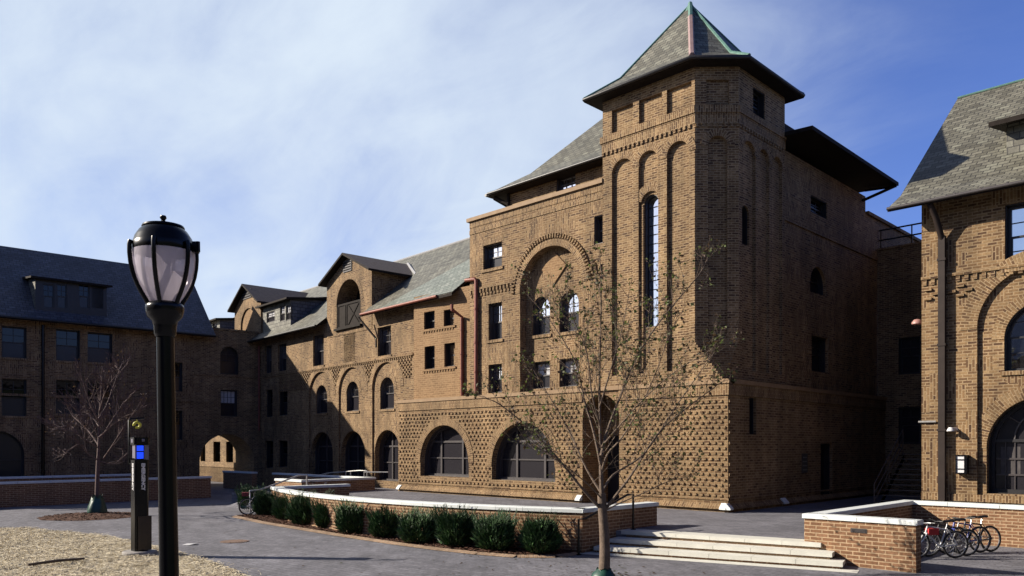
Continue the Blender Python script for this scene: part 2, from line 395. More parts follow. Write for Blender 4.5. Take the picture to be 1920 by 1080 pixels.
M['felt'] = noisy('brown_roof_felt', (0.105, 0.085, 0.078), (0.16, 0.135, 0.122), 6, 0.85, bump=0.3, spec=0.2)
M['paver'] = brick('grey_concrete_paver', [(0.0, (0.205, 0.203, 0.232)), (0.5, (0.238, 0.235, 0.268)), (1.0, (0.275, 0.272, 0.306))], (0.165, 0.162, 0.178), row=0.18, length=0.36, gap=0.014, wear=0.28, bump=0.5, rough=0.8)
M['coping'] = noisy('white_cast_stone', (0.50, 0.53, 0.53), (0.60, 0.63, 0.62), 3.0, 0.6, bump=0.1, q=1.0)
M['step'] = noisy('cream_cut_stone', (0.46, 0.455, 0.41), (0.57, 0.565, 0.51), 2.5, 0.65, bump=0.15, q=1.0)
M['sand'] = noisy('sandstone_trim', (0.25, 0.155, 0.080), (0.33, 0.22, 0.12), 4, 0.75, bump=0.2)
M['dark'] = noisy('dark_brown_timber', (0.016, 0.012, 0.010), (0.028, 0.022, 0.019), 5, 0.7, bump=0.1, spec=0.08)
M['frame'] = noisy('bronze_window_frame', (0.050, 0.043, 0.045), (0.066, 0.057, 0.058), 4, 0.45)
M['framedk'] = noisy('dark_window_frame', (0.018, 0.017, 0.019), (0.028, 0.026, 0.028), 4, 0.45)
M['black'] = noisy('black_gloss_paint', (0.0035, 0.0035, 0.005), (0.006, 0.006, 0.008), 8, 0.25, spec=0.28)
M['copper'] = noisy('new_copper', (0.185, 0.052, 0.034), (0.26, 0.082, 0.052), 3, 0.55, metal=0.1)
M['brownpipe'] = noisy('brown_lead_pipe', (0.024, 0.016, 0.014), (0.036, 0.025, 0.021), 3, 0.6, spec=0.2)
M['verdi'] = noisy('green_copper_flashing', (0.075, 0.17, 0.14), (0.12, 0.25, 0.21), 5, 0.6)
M['pinkflash'] = noisy('pale_copper_flashing', (0.26, 0.17, 0.16), (0.34, 0.23, 0.22), 5, 0.5)
M['galv'] = noisy('galvanised_steel', (0.42, 0.41, 0.40), (0.55, 0.54, 0.52), 8, 0.4, metal=0.4)
M['lead'] = noisy('lead_flashing', (0.30, 0.30, 0.31), (0.38, 0.38, 0.39), 4, 0.6)
M['mulch'] = noisy('bark_mulch', (0.055, 0.022, 0.012), (0.15, 0.065, 0.035), 26, 0.95, bump=1.0, detail=8)
M['edge'] = brick('paver_brick_edging', [(0, (0.34, 0.22, 0.14)), (1, (0.46, 0.32, 0.21))], (0.3, 0.22, 0.16), row=0.11, length=0.24)
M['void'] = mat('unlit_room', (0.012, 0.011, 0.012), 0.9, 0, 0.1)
def glass(name, base, rough, mixg, tint=(1, 1, 1), fres=True):
    m = mat(name, base, 0.25, 0, 0.5 if fres else 0.0)
    nt = m.node_tree; out = nt.nodes['Material Output']
    gl = N(m, 'ShaderNodeBsdfGlossy'); gl.inputs['Roughness'].default_value = rough; gl.inputs['Color'].default_value = (*tint, 1)
    lw = N(m, 'ShaderNodeFresnel'); lw.inputs['IOR'].default_value = 1.6
    ad = N(m, 'ShaderNodeMath', operation='ADD'); ad.inputs[0].default_value = 0.0; (L(m, lw.outputs[0], ad.inputs[0]) if fres else None); ad.inputs[1].default_value = mixg; ad.use_clamp = True
    tc = N(m, 'ShaderNodeTexCoord'); no = N(m, 'ShaderNodeTexNoise'); no.inputs['Scale'].default_value = 1.3
    L(m, tc.outputs['Object'], no.inputs['Vector'])
    bp = N(m, 'ShaderNodeBump'); bp.inputs['Strength'].default_value = 0.12; bp.inputs['Distance'].default_value = 0.05
    L(m, no.outputs[0], bp.inputs['Height']); L(m, bp.outputs[0], gl.inputs['Normal'])
    mx = N(m, 'ShaderNodeMixShader'); L(m, ad.outputs[0], mx.inputs[0]); L(m, B(m).outputs[0], mx.inputs[1]); L(m, gl.outputs[0], mx.inputs[2])
    L(m, mx.outputs[0], out.inputs['Surface'])
    return m
M['pane'] = glass('window_glass', (0.02, 0.022, 0.028), 0.02, 0.64)
M['dim'] = glass('shaded_window_glass', (0.006, 0.006, 0.009), 0.03, 0.028, fres=False)  # copy of the window glass for shaded walls, reflection cut to stay dark
M['screen'] = glass('insect_screen', (0.024, 0.022, 0.027), 0.25, 0.03, fres=False)
M['curtain'] = noisy('white_curtain', (0.42, 0.42, 0.44), (0.60, 0.60, 0.62), 9, 0.9)
# ------------------------------------------------------------------ window builder (a part of a building; its pane is a sub-part)
def off_outline(a0, a1, z0, z1, ar, t):
    return arch(a0 + t, a1 - t, z0 + t, z1 - t) if ar else rect(a0 + t, a1 - t, z0 + t, z1 - t)
def ringface(mb, fr, A, Bo, d0, d1, m=0):
    n = len(A)
    cx = sum(p[0] for p in A)/n; cz = sum(p[1] for p in A)/n
    for i in range(n):
        j = (i + 1) % n
        f = [fr.P(*A[i], d1), fr.P(*A[j], d1), fr.P(*Bo[j], d1), fr.P(*Bo[i], d1)]
        nn = (f[1]-f[0]).cross(f[2]-f[0]); mb.face(f, m, flip=nn.dot(fr.n) < 0)
        g = [fr.P(*Bo[i], d0), fr.P(*Bo[j], d0), fr.P(*Bo[j], d1), fr.P(*Bo[i], d1)]
        mid = sum(g, Vector())/4; nn = (g[1]-g[0]).cross(g[2]-g[0])
        mb.face(g, m, flip=nn.dot(fr.P(cx, cz, (d0+d1)/2) - mid) < 0)
def window(parent, fr, a0, a1, z0, z1, ar=False, d=-0.3, fw=0.085, rail=True, nv=2, nh=2, mull=(), trans=None, sill=None, fm='frame',
           merge=False, up='pane', lo='screen', label=None, nvlo=0, nhlo=0, railz=None, name='window'):
    mb = MB()
    A = off_outline(a0, a1, z0, z1, ar, 0.0); Bo = off_outline(a0, a1, z0, z1, ar, fw)
    ringface(mb, fr, A, Bo, d, d + 0.07)
    ringface(mb, fr, A, off_outline(a0, a1, z0, z1, ar, 0.03), d + 0.06, min(-0.04, d + 0.26))
    zi0, zi1 = z0 + fw, z1 - fw
    r = (a1 - a0)/2; cxx = (a0 + a1)/2
    def topz(a):
        if not ar: return zi1
        rr = r - fw; sp = max(zi0, zi1 - rr); rz = zi1 - sp
        x = min(1, abs(a - cxx)/rr); return sp + rz * math.sqrt(max(0, 1 - x*x))
    def halfw(z):
        if not ar: return r - fw
        rr = r - fw; sp = max(zi0, zi1 - rr); rz = max(1e-4, zi1 - sp)
        if z <= sp: return rr
        return rr * math.sqrt(max(0, 1 - ((z - sp)/rz)**2))
    zr = railz if railz is not None else zi0 + (zi1 - zi0) * 0.5
    if rail:
        h = halfw(zr); mb.fbox(fr, cxx - h, cxx + h, zr - 0.03, zr + 0.03, d + 0.005, d + 0.055)
        for sgn in (-1, 1):       # lower sash sits a little inside: a thin meeting stile
            mb.fbox(fr, cxx + sgn*h - (0.0 if sgn < 0 else 0.035), cxx + sgn*h + (0.035 if sgn < 0 else 0.0), zi0, zr - 0.03, d + 0.005, d + 0.04)
    if trans is not None:
        h = halfw(trans); mb.fbox(fr, cxx - h, cxx + h, trans - 0.05, trans + 0.05, d + 0.005, d + 0.065)
    for a in mull:
        mb.fbox(fr, a - 0.06, a + 0.06, zi0, topz(a), d + 0.006, d + 0.072)
    zb = zr if rail else zi0; t = 0.014
    for k in range(1, nv):
        a = a0 + fw + (a1 - a0 - 2*fw) * k / nv; mb.fbox(fr, a - t, a + t, zb, topz(a), d + 0.004, d + 0.03)
    for k in range(1, nh):
        z = zb + (zi1 - zb) * k / nh; h = halfw(z); mb.fbox(fr, cxx - h, cxx + h, z - t, z + t, d + 0.003, d + 0.028)
    for k in range(1, nvlo):
        a = a0 + fw + (a1 - a0 - 2*fw) * k / nvlo; mb.fbox(fr, a - t, a + t, zi0, zb, d + 0.004, d + 0.03)
    for k in range(1, nhlo):
        z = zi0 + (zb - zi0) * k / nhlo; mb.fbox(fr, a0 + fw, a1 - fw, z - t, z + t, d + 0.003, d + 0.028)
    if fm == 'framedk' and up == 'pane' and label != 'b': up = 'dim'; lo = 'dim' if lo == 'pane' else lo
    pm = mb if merge else MB(); k1, k2 = (1, 2) if merge else (0, 1)
    if rail and zr < zi1 - 0.05:
        upo = [(a, max(z, zr)) for a, z in off_outline(a0, a1, z0, z1, ar, fw*0.5)]
        panel(pm, fr, [p for i, p in enumerate(upo) if i == 0 or (abs(p[0]-upo[i-1][0]) + abs(p[1]-upo[i-1][1])) > 1e-5], (), d, k1)
        h = r - fw*0.5; panel(pm, fr, rect(cxx - h, cxx + h, z0 + fw*0.5, zr), (), d, k2)
    else:
        panel(pm, fr, off_outline(a0, a1, z0, z1, ar, fw*0.5), (), d, k1)
    if merge:
        o = mb.build(name, [M[fm], M[up], M[lo]], parent)
    else:
        o = mb.build(name, M[fm], parent); pm.build('pane', [M[up], M[lo]], o)
        if sill:
            sm = MB(); sm.fbox(fr, a0 - 0.1, a1 + 0.1, z0 - 0.13, z0 + 0.004, -0.22, 0.06, swap=True)
            sm.build('sill', M[sill], o)
    return o
# ================================================================== GROUND
Y0 = 25.69; PZ = 0.5
def flat(name, ring, z, m, kind='structure'):
    mb = MB()
    for t in tessellate_polygon([[Vector((p[0], p[1], 0)) for p in ring]]):
        q = [ring[k] for k in t]
        ar = (q[1][0]-q[0][0])*(q[2][1]-q[0][1]) - (q[1][1]-q[0][1])*(q[2][0]-q[0][0])
        if ar < 0: q = q[::-1]
        mb.face([(p[0], p[1], z) for p in q])
    return tagp(mb.build(name, m), kind=kind)
gm = noisy('dry_earth', (0.16, 0.13, 0.09), (0.24, 0.19, 0.13), 0.6, 0.95, bump=0.5)
flat('ground', [(-900, -600), (900, -600), (900, 900), (-900, 900)], -0.012, gm)
flat('paved_court', [(-75, -20), (25, -20), (25, 70), (-75, 70)], 0.0, M['paver'])
# raised terrace round the main building
def arc_pts(a, b, c, n):
    (x1, y1), (x2, y2), (x3, y3) = a, b, c
    D = 2*(x1*(y2-y3) + x2*(y3-y1) + x3*(y1-y2))
    ux = ((x1*x1+y1*y1)*(y2-y3) + (x2*x2+y2*y2)*(y3-y1) + (x3*x3+y3*y3)*(y1-y2))/D
    uy = ((x1*x1+y1*y1)*(x3-x2) + (x2*x2+y2*y2)*(x1-x3) + (x3*x3+y3*y3)*(x2-x1))/D
    t0, t1 = math.atan2(y1-uy, x1-ux), math.atan2(y3-uy, x3-ux)
    if t1 < t0: t1 += 2*math.pi
    r = math.hypot(x1-ux, y1-uy)
    return [(ux + r*math.cos(t0 + (t1-t0)*i/n), uy + r*math.sin(t0 + (t1-t0)*i/n)) for i in range(n+1)]
WALLZ = 1.2
wB = on_g(509, 912, WALLZ); wM = on_g(770, 940.5, WALLZ); wA = on_g(1092, 954, WALLZ)
arcw = arc_pts(wB, wM, wA, 20)
RET = on_g(1218, 984, PZ)
wD = on_g(1508, 963, WALLZ); wE = on_g(1690, 938, WALLZ)
XRET = wA[0] - 0.05; XD = wD[0]
stT_l = on_g(1150, 995, PZ); stT_r = (XD + 0.35, 19.17)
terr = [(-39, 33), (-39, 18.8), (-30.9, 18.8)] + [(x, y + 0.18) for x, y in arcw[:-1]] + [(XRET - 0.15, wA[1] + 0.2), (XRET - 0.05, stT_l[1] + 0.02), (XRET + 0.3, stT_l[1] + 0.25), (XD + 0.1, 19.45),
        (XD + 0.12, wE[1] + 0.15), (22, wE[1] + 0.15), (22, 70), (-39, 70)]
mb = MB(); mb.prism(terr, -0.3, PZ, 0, 0); tagp(mb.build('terrace', M['paver']), kind='structure')
mb = MB(); mb.slab([(-36.3, 17.2, 0.004), (-31.2, 17.2, 0.004), (-31.2, 18.8, PZ - 0.004), (-36.3, 18.8, PZ - 0.004)], 0.3)
tagp(mb.build('ramp', M['paver']), kind='structure')
# ================================================================== MAIN BUILDING (square stair tower and hall)
xc = lambda px, y=Y0: on_y(px, 800, y)[0]
zc_ = lambda px, py, y=Y0: on_y(px, py, y)[1]
CXR = -14.52; XR = -14.74; YB = 26.86; XA = -15.91
xBL = xc(747); xT = xc(1129); xBlk = xc(878)
TB = thing('brick_building', 'tall tan brick building with square corner tower and pointed slate roof beside the stone steps', 'building', (CXR, Y0, PZ))
FB = front(Y0)
CZ1, CZ0 = 5.32, 5.16           # cornice
def spx(px0, px1, pt, pb, y=Y0, pm=None):   # opening from its four sides on a front plane
    pm = pm or (px0 + px1)/2
    return xc(px0, y), xc(px1, y), zc_(px0 if pm is None else pm, pb, y), zc_(pm, pt, y)
w1 = spx(788, 879, 797, 894); w2 = spx(922, 1041, 792, 902)
rc = (xc(1092), xc(1161), PZ + 0.05, zc_(1120, 722))
mb = MB()
holes = [arch(*w1, 22), arch(*w2, 22), arch(*rc, 16)]
# the recess crosses the cornice line, so the front is cut as one sheet to the recess head
ZB = 5.16
outer = rect(xBL, CXR, PZ - 0.3, ZB)
rz1 = rc[3]
rc_low = [(rc[0], PZ), (rc[1], PZ), (rc[1], ZB - 0.001), (rc[0], ZB - 0.001)]
panel(mb, FB, rect(xBL, rc[0], PZ - 0.3, ZB), [arch(*w1, 22), arch(*w2, 22)], 0, 0, [0.55, 0.55])
panel(mb, FB, rect(rc[1], CXR, PZ - 0.3, ZB), [], 0, 0)
# recess jambs and back
RD = 1.35
mb.face([FB.P(rc[0], PZ, 0), FB.P(rc[0], PZ, -RD), FB.P(rc[0], ZB, -RD), FB.P(rc[0], ZB, 0)], 0, flip=True)
mb.face([FB.P(rc[1], PZ, 0), FB.P(rc[1], PZ, -RD), FB.P(rc[1], ZB, -RD), FB.P(rc[1], ZB, 0)], 0)
dr = (rc[0] + 0.10, rc[0] + 1.10, PZ, zc_(1149, 815, Y0 + RD))
panel(mb, FB, rect(rc[0], rc[1], PZ, ZB), [arch(*dr, 14)], -RD, 0, 0.3)
mb.face([FB.P(rc[0], ZB, 0), FB.P(rc[1], ZB, 0), FB.P(rc[1], ZB, -RD), FB.P(rc[0], ZB, -RD)], 0)
# arched head of the deep entrance recess
spz = ZB - 0.14 - (rc[1]-rc[0])/2; hd_out = arch(rc[0], rc[1], PZ, ZB - 0.14, 16)[2:]
spand = [(rc[1], ZB), (rc[0], ZB)] + hd_out[::-1]
panel(mb, FB, spand, (), 0, 0)
for i in range(len(hd_out) - 1):
    (a_, z_), (b_, y_) = hd_out[i], hd_out[i+1]
    mb.oface([FB.P(a_, z_, 0), FB.P(b_, y_, 0), FB.P(b_, y_, -0.5), FB.P(a_, z_, -0.5)], FB.P((a_+b_)/2, (z_+y_)/2 + 3, -0.25))
# sides
SB = side(CXR)
sl = on_x(1405, 745, CXR), on_x(1418, 815, CXR)
panel(mb, SB, rect(Y0, 44, PZ - 0.3, ZB), [rect(sl[0][0], sl[1][0], sl[1][1], sl[0][1]), rect(33.5, 34.7, PZ, 3.0)], 0, 0, 0.4)
mb.face([(xBL, Y0, PZ - 0.3), (xBL, Y0 + 2.5, PZ - 0.3), (xBL, Y0 + 2.5, ZB), (xBL, Y0, ZB)], 0, flip=True)
base = mb.build('base_wall', M['base'], TB)
# projecting header bricks over the base (kept off the arches)
mb = MB()
def in_arch(a, z, w, pad):
    r = (w[1]-w[0])/2; c = (w[0]+w[1])/2; sp = w[3]-r
    if z > sp: return math.hypot(a-c, z-sp) < r + pad
    return abs(a-c) < r + 0.16 and z > w[2] - 0.2
row = 0.19; zz = 1.10; i = 0
while zz < 4.62:
    a = xBL + 0.12 + (0.13 if i % 2 else 0.0)
    while a < CXR - 0.05:
        if not (in_arch(a, zz, w1, 0.42) or in_arch(a, zz, w2, 0.42) or rc[0] - 0.2 < a < rc[1] + 0.15):
            j = rnd.uniform(-0.012, 0.012)
            mb.fbox(FB, a - 0.062, a + 0.062, zz - 0.042 + j, zz + 0.042 + j, 0.0, 0.048 + rnd.uniform(-0.01, 0.01))
        a += 0.265
    zz += row; i += 1
i = 0; zz = 1.10
while zz < 4.62:
    a = Y0 + 0.02 + (0.19 if i % 2 else 0)
    if i % 2 == 0: mb.fbox(SB, a, a + 0.10, zz - 0.047, zz + 0.047, 0, 0.06)
    zz += row; i += 1
mb.build('projecting_bricks', M['base'], TB)
# cornice, soldier band, sill band, plinth, arch rings
mb = MB()
for fr, a0, a1 in ((FB, xBL - 0.1, rc[0]), (FB, rc[1], CXR + 0.10), (SB, Y0 + 0.001, 44)):
    mb.fbox(fr, a0, rc[1] if a1 == rc[0] else a1, CZ0, CZ1, -0.3, 0.10, 1)
    mb.fbox(fr, a0 + (0.1 if a0 < xBL else 0), a1 - (0.04 if a1 > CXR else 0), 4.74, CZ0, -0.05, 0.055, 0, True)
    mb.fbox(fr, a0 + (0.1 if a0 < xBL else 0), a1 - (0.055 if a1 > CXR else 0), 0.93, 1.0, -0.05, 0.045, 0)
    mb.fbox(fr, a0 + (0.1 if a0 < xBL else 0), a1 - (0.06 if a1 > CXR else 0), PZ - 0.2, 0.62, -0.05, 0.04, 0)
    # sloping brick water table
    x0, x1 = a0 + (0.1 if a0 < xBL else 0), a1
    mb.face([fr.P(x0, 0.62, 0.17), fr.P(x1, 0.62, 0.17), fr.P(x1, 0.80, 0.0), fr.P(x0, 0.80, 0.0)], 0, True, flip=True if fr is FB else False)
    mb.face([fr.P(x0, 0.62, 0.0), fr.P(x1, 0.62, 0.0), fr.P(x1, 0.62, 0.17), fr.P(x0, 0.62, 0.17)], 0, flip=True if fr is FB else False)
archring(mb, FB, w1[0], w1[1], w1[3], 0.36, -0.02, 0.03, 0)
archring(mb, FB, w2[0], w2[1], w2[3], 0.36, -0.02, 0.03, 0)
mb.build('cornice', [M['base'], M['sand']], TB)
mb = MB()
def wedge(fr, a0, a1):      # a white end stone shaped like the sloping water table
    pr = [(0.60, -0.02), (0.60, 0.19), (0.66, 0.19), (0.83, 0.02), (0.83, -0.02)]
    cen = fr.P((a0+a1)/2, 0.7, 0.06)
    for a in (a0, a1): mb.oface([fr.P(a, z, d) for z, d in pr], cen)
    for i in range(5): 
        (z0_, d0_), (z1_, d1_) = pr[i], pr[(i+1) % 5]
        mb.oface([fr.P(a0, z0_, d0_), fr.P(a1, z0_, d0_), fr.P(a1, z1_, d1_), fr.P(a0, z1_, d1_)], cen)
for a in (xBL + 0.12, rc[0] - 0.18, CXR - 0.165):
    mb = MB(); wedge(FB, a - 0.09, a + 0.17)
    if a > CXR - 0.5: wedge(SB, Y0 - 0.17, Y0 + 0.06)
    mb.build('corner_stone', M['coping'], TB)
mb = MB()
ya = on_x(1467, 936, CXR)[0]
wedge(SB, ya - 0.2, ya + 0.2)
mb.build('corner_stone', M['coping'], TB)
# base windows (three-light with arched heads), recess door
for w in (w1, w2):
    wd_ = w[1] - w[0]
    window(TB, FB, *w, ar=True, d=-0.55, fw=0.13, nv=0, nh=0, rail=True, railz=w[2] + (w[3]-w[2])*0.36, trans=w[2] + (w[3]-w[2])*0.68,
           mull=(w[0] + wd_*0.30, w[0] + wd_*0.74), up='screen', lo='screen', fm='frame')
mb = MB(); panel(mb, FB, arch(*dr, 14), (), -RD - 0.26, 0)
mb.fbox(FB, dr[0] + 0.05, dr[1] - 0.05, 2.55, 2.65, -RD - 0.3, -RD - 0.2); mb.build('door', M['framedk'], TB)
# window in the slit of the right side
for s_ in ((sl[0][0], sl[1][0], sl[1][1], sl[0][1]), (33.5, 34.7, PZ, 3.0)):
    window(TB, SB, *s_, d=-0.38, fw=0.05, rail=False, nv=1, nh=1, fm='framedk', up='screen')
# ---- tower shaft
YU = Y0 + 0.04; FU = front(YU)
ZT = 17.02
CHF = Fr((XA, YU, 0), (1, 1, 0), (1, -1, 0)); CHL = math.hypot(XR - XA, YB - YU)
CHF = Fr((XA, YU, 0), (XR - XA, YB - YU, 0), (YB - YU, -(XR - XA), 0))
mb = MB()
zt = 14.45; zb = 5.75
P1 = (xc(1146), xc(1186), zb, zt); P2 = (xc(1196), xc(1233), zb, zt); P3 = (xc(1249), xc(1291), zb, zt)
slit = (xc(1204), xc(1231), zc_(1217, 612), zc_(1217, 363))
fz0, fz1 = 15.62, 16.55
Q = [(P1[0], P1[1], fz0, fz1), (P2[0] + 0.02, xc(1240), fz0, fz1), (P3[0], P3[1] + 0.1, fz0, fz1)]
panel(mb, FU, rect(xT, XA, CZ1 - 0.2, ZT), [arch(*P1, 14), arch(*P2, 14), arch(*P3, 14)] + [rect(*q) for q in Q], 0, 0, 0.14)
panel(mb, FU, arch(*P1, 14), [], -0.14); panel(mb, FU, arch(*P3, 14), [], -0.14)
panel(mb, FU, arch(*P2, 14), [arch(*slit, 14)], -0.14, 0, 0.5)
for q in Q: panel(mb, FU, rect(*q), [], -0.14)
# chamfer
cp = (CHL*0.30, CHL*0.74, 6.9, zt); cq = (CHL*0.26, CHL*0.78, fz0, fz1)
panel(mb, CHF, rect(0, CHL, 6.75, ZT), [arch(*cp, 12), rect(*cq)], 0, 0, 0.13)
panel(mb, CHF, arch(*cp, 12), [], -0.13); panel(mb, CHF, rect(*cq), [], -0.13)
# right side of the tower
ST = side(XR); yR = 30.6
ts = on_x(1394, 380, XR), on_x(1409, 460, XR)
tsl = (ts[0][0], ts[1][0], ts[1][1], ts[0][1])
sp1 = (YB + 0.25, YB + 1.3, zb, zt); sp2 = (YB + 1.5, YB + 2.4, zb, zt); sp3 = (YB + 2.65, YB + 3.5, zb, zt)
tw = on_x(1412, 178, XR)[0]; tw2 = on_x(1437, 230, XR)[0]
panel(mb, ST, rect(YB, yR, CZ1 - 0.2, ZT), [arch(*sp1, 12), arch(*sp2, 12), arch(*sp3, 12), rect(tw, tw + 0.95, 15.5, 16.65)], 0, 0, [0.12, 0.12, 0.12, 0.35])
panel(mb, ST, arch(*sp1, 12), [arch(sp1[0] + 0.2, sp1[1] - 0.3, tsl[2], tsl[3], 12)], -0.12, 0, 0.4)
panel(mb, ST, arch(*sp2, 12), [], -0.12); panel(mb, ST, arch(*sp3, 12), [], -0.12)
# tower left flank and back above the roofs
mb.face([(xT, YU, 5), (xT, yR, 5), (xT, yR, ZT), (xT, YU, ZT)], 0, flip=True)
mb.face([(xT, yR, 5), (XR, yR, 5), (XR, yR, ZT), (xT, yR, ZT)], 0, flip=True)
# corner broach from chamfer to square
A6 = Vector((XA, YU, 6.78)); B6 = Vector((XR, YB, 6.78)); C5 = Vector((CXR, Y0, CZ1)); 
Af = Vector((XA, YU, CZ1)); Bf = Vector((XR, YB, CZ1))
NB = 14; hb = (6.76 - CZ1)/NB
for k in range(NB):          # corbelled courses easing the chamfer back to a square corner
    f = 1 - (k + 0.5)/NB
    mb.prism([(XA, YU), (XA + f*(XR - XA), YU), (XR, YU + (1 - f)*(YB - YU)), (XR, YB)], CZ1 + k*hb, CZ1 + (k+1)*hb)
mb.build('tower_shaft', M['brick'], TB)
window(TB, FU, *slit, ar=True, d=-0.42, fw=0.06, rail=False, nv=1, nh=14, fm='framedk', up='pane', label='b')
window(TB, ST, sp1[0] + 0.2, sp1[1] - 0.3, tsl[2], tsl[3], ar=True, d=-0.45, fw=0.05, rail=False, nv=1, nh=6, fm='framedk', up='screen')
window(TB, ST, tw, tw + 0.95, 15.5, 16.65, d=-0.3, nv=2, nh=3, fm='framedk')
# ---- tower bands and arch rings
mb = MB()
def band(z0, z1, pr, dent=False, tooth=0.0):
    for fr, a0, a1 in ((FU, xT - pr, XA + pr*0.4), (CHF, -pr*0.4, CHL + pr*0.4), (ST, YB - pr*0.4, yR)):
        if not dent: mb.fbox(fr, a0, a1, z0, z1, -0.03, pr, 0, True)
        else:
            a = a0 + 0.05
            while a < a1 - 0.08:
                mb.fbox(fr, a, a + 0.10, z0, z1, -0.03, pr, 0); a += 0.215
band(15.30, 15.56, 0.085); band(15.235, 15.30, 0.045); band(14.92, 15.235, 0.03); band(14.78, 14.92, 0.06, True)
for k, P in enumerate((P1, P2, P3)): archring(mb, FU, P[0], P[1], P[3], 0.30, -0.03, 0.012 + 0.006*k, 0, 16)
archring(mb, FU.off(-0.14), slit[0], slit[1], slit[3], 0.11, -0.1, 0.03, 0, 14)
archring(mb, FU.off(-0.14), slit[0] - 0.11, slit[1] + 0.11, slit[3] + 0.11, 0.34, -0.03, 0.12, 0, 14, ang0=0.25)
for s_ in (-1, 1):   # rounded jamb roll beside the slit
    a = slit[0] - 0.05 if s_ < 0 else slit[1] + 0.05
    mb.tube([FU.P(a, slit[2] - 1.6 if s_ < 0 else slit[2], -0.12), FU.P(a, slit[3] - (slit[1]-slit[0])/2, -0.12)], 0.06, 8)
archring(mb, CHF, cp[0], cp[1], cp[3], 0.28, -0.03, 0.03, 0, 14)
for k, P in enumerate((sp1, sp2, sp3)): archring(mb, ST, P[0], P[1], P[3], 0.28, -0.03, 0.02 + 0.006*k, 0, 14)
# brick sill courses at the feet of the panels
for P in (P2, P3): mb.fbox(FU, P[0] - 0.05, P[1] + 0.05, zb - 0.1, zb, -0.05, 0.03, 0, True)
mb.build('string_course', M['brick'], TB)
# ---- tower roof with a bellcast foot
OV = 0.55
apex = Vector((-18.0, 28.75, 21.35))
e = OV
eave = [(xT - e, YU - e), (XA + e*0.41, YU - e), (XR + e, YB - e*0.41), (XR + e, yR + e), (xT - e, yR + e)]
ze = 17.16
inr = [Vector((apex.x + (x - apex.x)*0.66, apex.y + (y - apex.y)*0.66, ze + 0.92)) for x, y in eave]
inr[1] = Vector((apex.x + (eave[1][0]-apex.x)*0.80, apex.y + (eave[1][1]-apex.y)*0.80, ze + 0.55))
inr[2] = Vector((apex.x + (eave[2][0]-apex.x)*0.72, apex.y + (eave[2][1]-apex.y)*0.72, ze + 0.68))
ev = [Vector((x, y, ze)) for x, y in eave]
mb = MB()
for i in range(5):
    j = (i + 1) % 5
    mb.face([ev[i], ev[j], inr[j]], 0); mb.face([ev[i], inr[j], inr[i]], 0)
    mb.face([inr[i], inr[j], apex], 0)
    lo_ = [p - Vector((0, 0, 0.14)) for p in ev]
    mb.face([lo_[i], lo_[j], ev[j], ev[i]], 1)
mb.face([p - Vector((0, 0, 0.14)) for p in ev][::-1], 1)
tr = mb.build('tower_roof', [M['slate'], M['dark']], TB)
mb = MB()
def hip(a, b, r=0.075): mb.tube([a, b], r, 6)
for k_, r_ in ((2, 0.07), (0, 0.05), (3, 0.05)):
    mb = MB(); mb.tube([ev[k_] + Vector((0,0,0.02)), inr[k_] + Vector((0,0,0.02)), apex], r_, 6); mb.build('hip_flashing', M['verdi'], tr)
mb = MB()
mb.tube([inr[1] + (apex - inr[1])*0.72, apex + Vector((0, 0, 0.05))], 0.10, 6)
mb.lathe([(0.30, -0.42), (0.16, -0.12), (0.05, 0.10), (0.0, 0.14)], apex, 10)
mb.build('copper_flashing', M['verdi'], tr)
mb = MB(); mb.tube([ev[1] + (inr[1]-ev[1])*0.15, inr[1], inr[1] + (apex - inr[1])*0.72], 0.115, 6)
mb.build('hip_cap', M['pinkflash'], tr)
mb = MB(); mb.tube([p - Vector((0, 0, 0.05)) + Vector((0, -0.03, 0)) for p in (ev[0], ev[1], ev[2], ev[3])], 0.075, 8)
mb.build('gutter', M['framedk'], tr)
# ---- hall front left of the tower
YH = Y0 + 0.10; FH = front(YH)
zcop = zc_(1000, 382, YH)
big = (xc(975, YH), xc(1091, YH), CZ1, zc_(1033, 461, YH))
h1 = spx(906, 941, 457, 503, YH); h2 = spx(1114, 1130, 404, 457, YH); h2 = (h2[0], xT - 0.03, h2[2], h2[3])
h3 = spx(916, 941, 568, 637, YH); h4 = spx(916, 941, 683, 737, YH)
mb = MB()
panel(mb, FH, rect(xBlk, xT, CZ1 - 0.05, zcop), [arch(*big, 24), rect(*h1), rect(*h2), rect(*h3), rect(*h4)], 0, 0, [0.42, 0.32, 0.32, 0.4, 0.4])
YG = YH + 0.42
g1 = spx(998, 1031, 556, 628, YG); g2 = spx(1049, 1085, 547, 622, YG); g3 = spx(998, 1031, 678, 729, YG); g4 = spx(1049, 1085, 672, 725, YG)
panel(mb, front(YG), arch(*big, 24), [arch(*g1), arch(*g2), rect(*g3), rect(*g4)], 0, 0, 0.34)
mb.face([(xBlk, YH, 5), (xBlk, YH + 9, 5), (xBlk, YH + 9, zcop), (xBlk, YH, zcop)], 0, flip=True)
mb.face([(xBlk, YH, zcop), (xT, YH, zcop), (xT, YH + 9, zcop), (xBlk, YH + 9, zcop)], 0)
mb.build('hall_wall', M['patch'], TB)
for w, ar_ in ((h1, 0), (h3, 0), (h4, 0)):
    window(TB, FH, *w, d=-0.36, sill='brick')
window(TB, FH, *h2, d=-0.3, nv=1, nh=1, fm='frame', up='screen')
for w, ar_ in ((g1, 1), (g2, 1), (g3, 0), (g4, 0)):
    window(TB, front(YG), *w, ar=bool(ar_), d=-0.32, sill='brick', up='pane' if ar_ else 'curtain')
mb = MB()
mb.fbox(FH, xBlk - 0.12, xT, zcop, zcop + 0.17, -0.4, 0.12, 1)
mb.fbox(FH, xBlk, xT, zcop - 0.30, zcop - 0.002, -0.05, 0.02, 0, True)
mb.fbox(FH, xBlk, xT, zcop - 0.62, zcop - 0.42, -0.05, 0.03, 0, True)
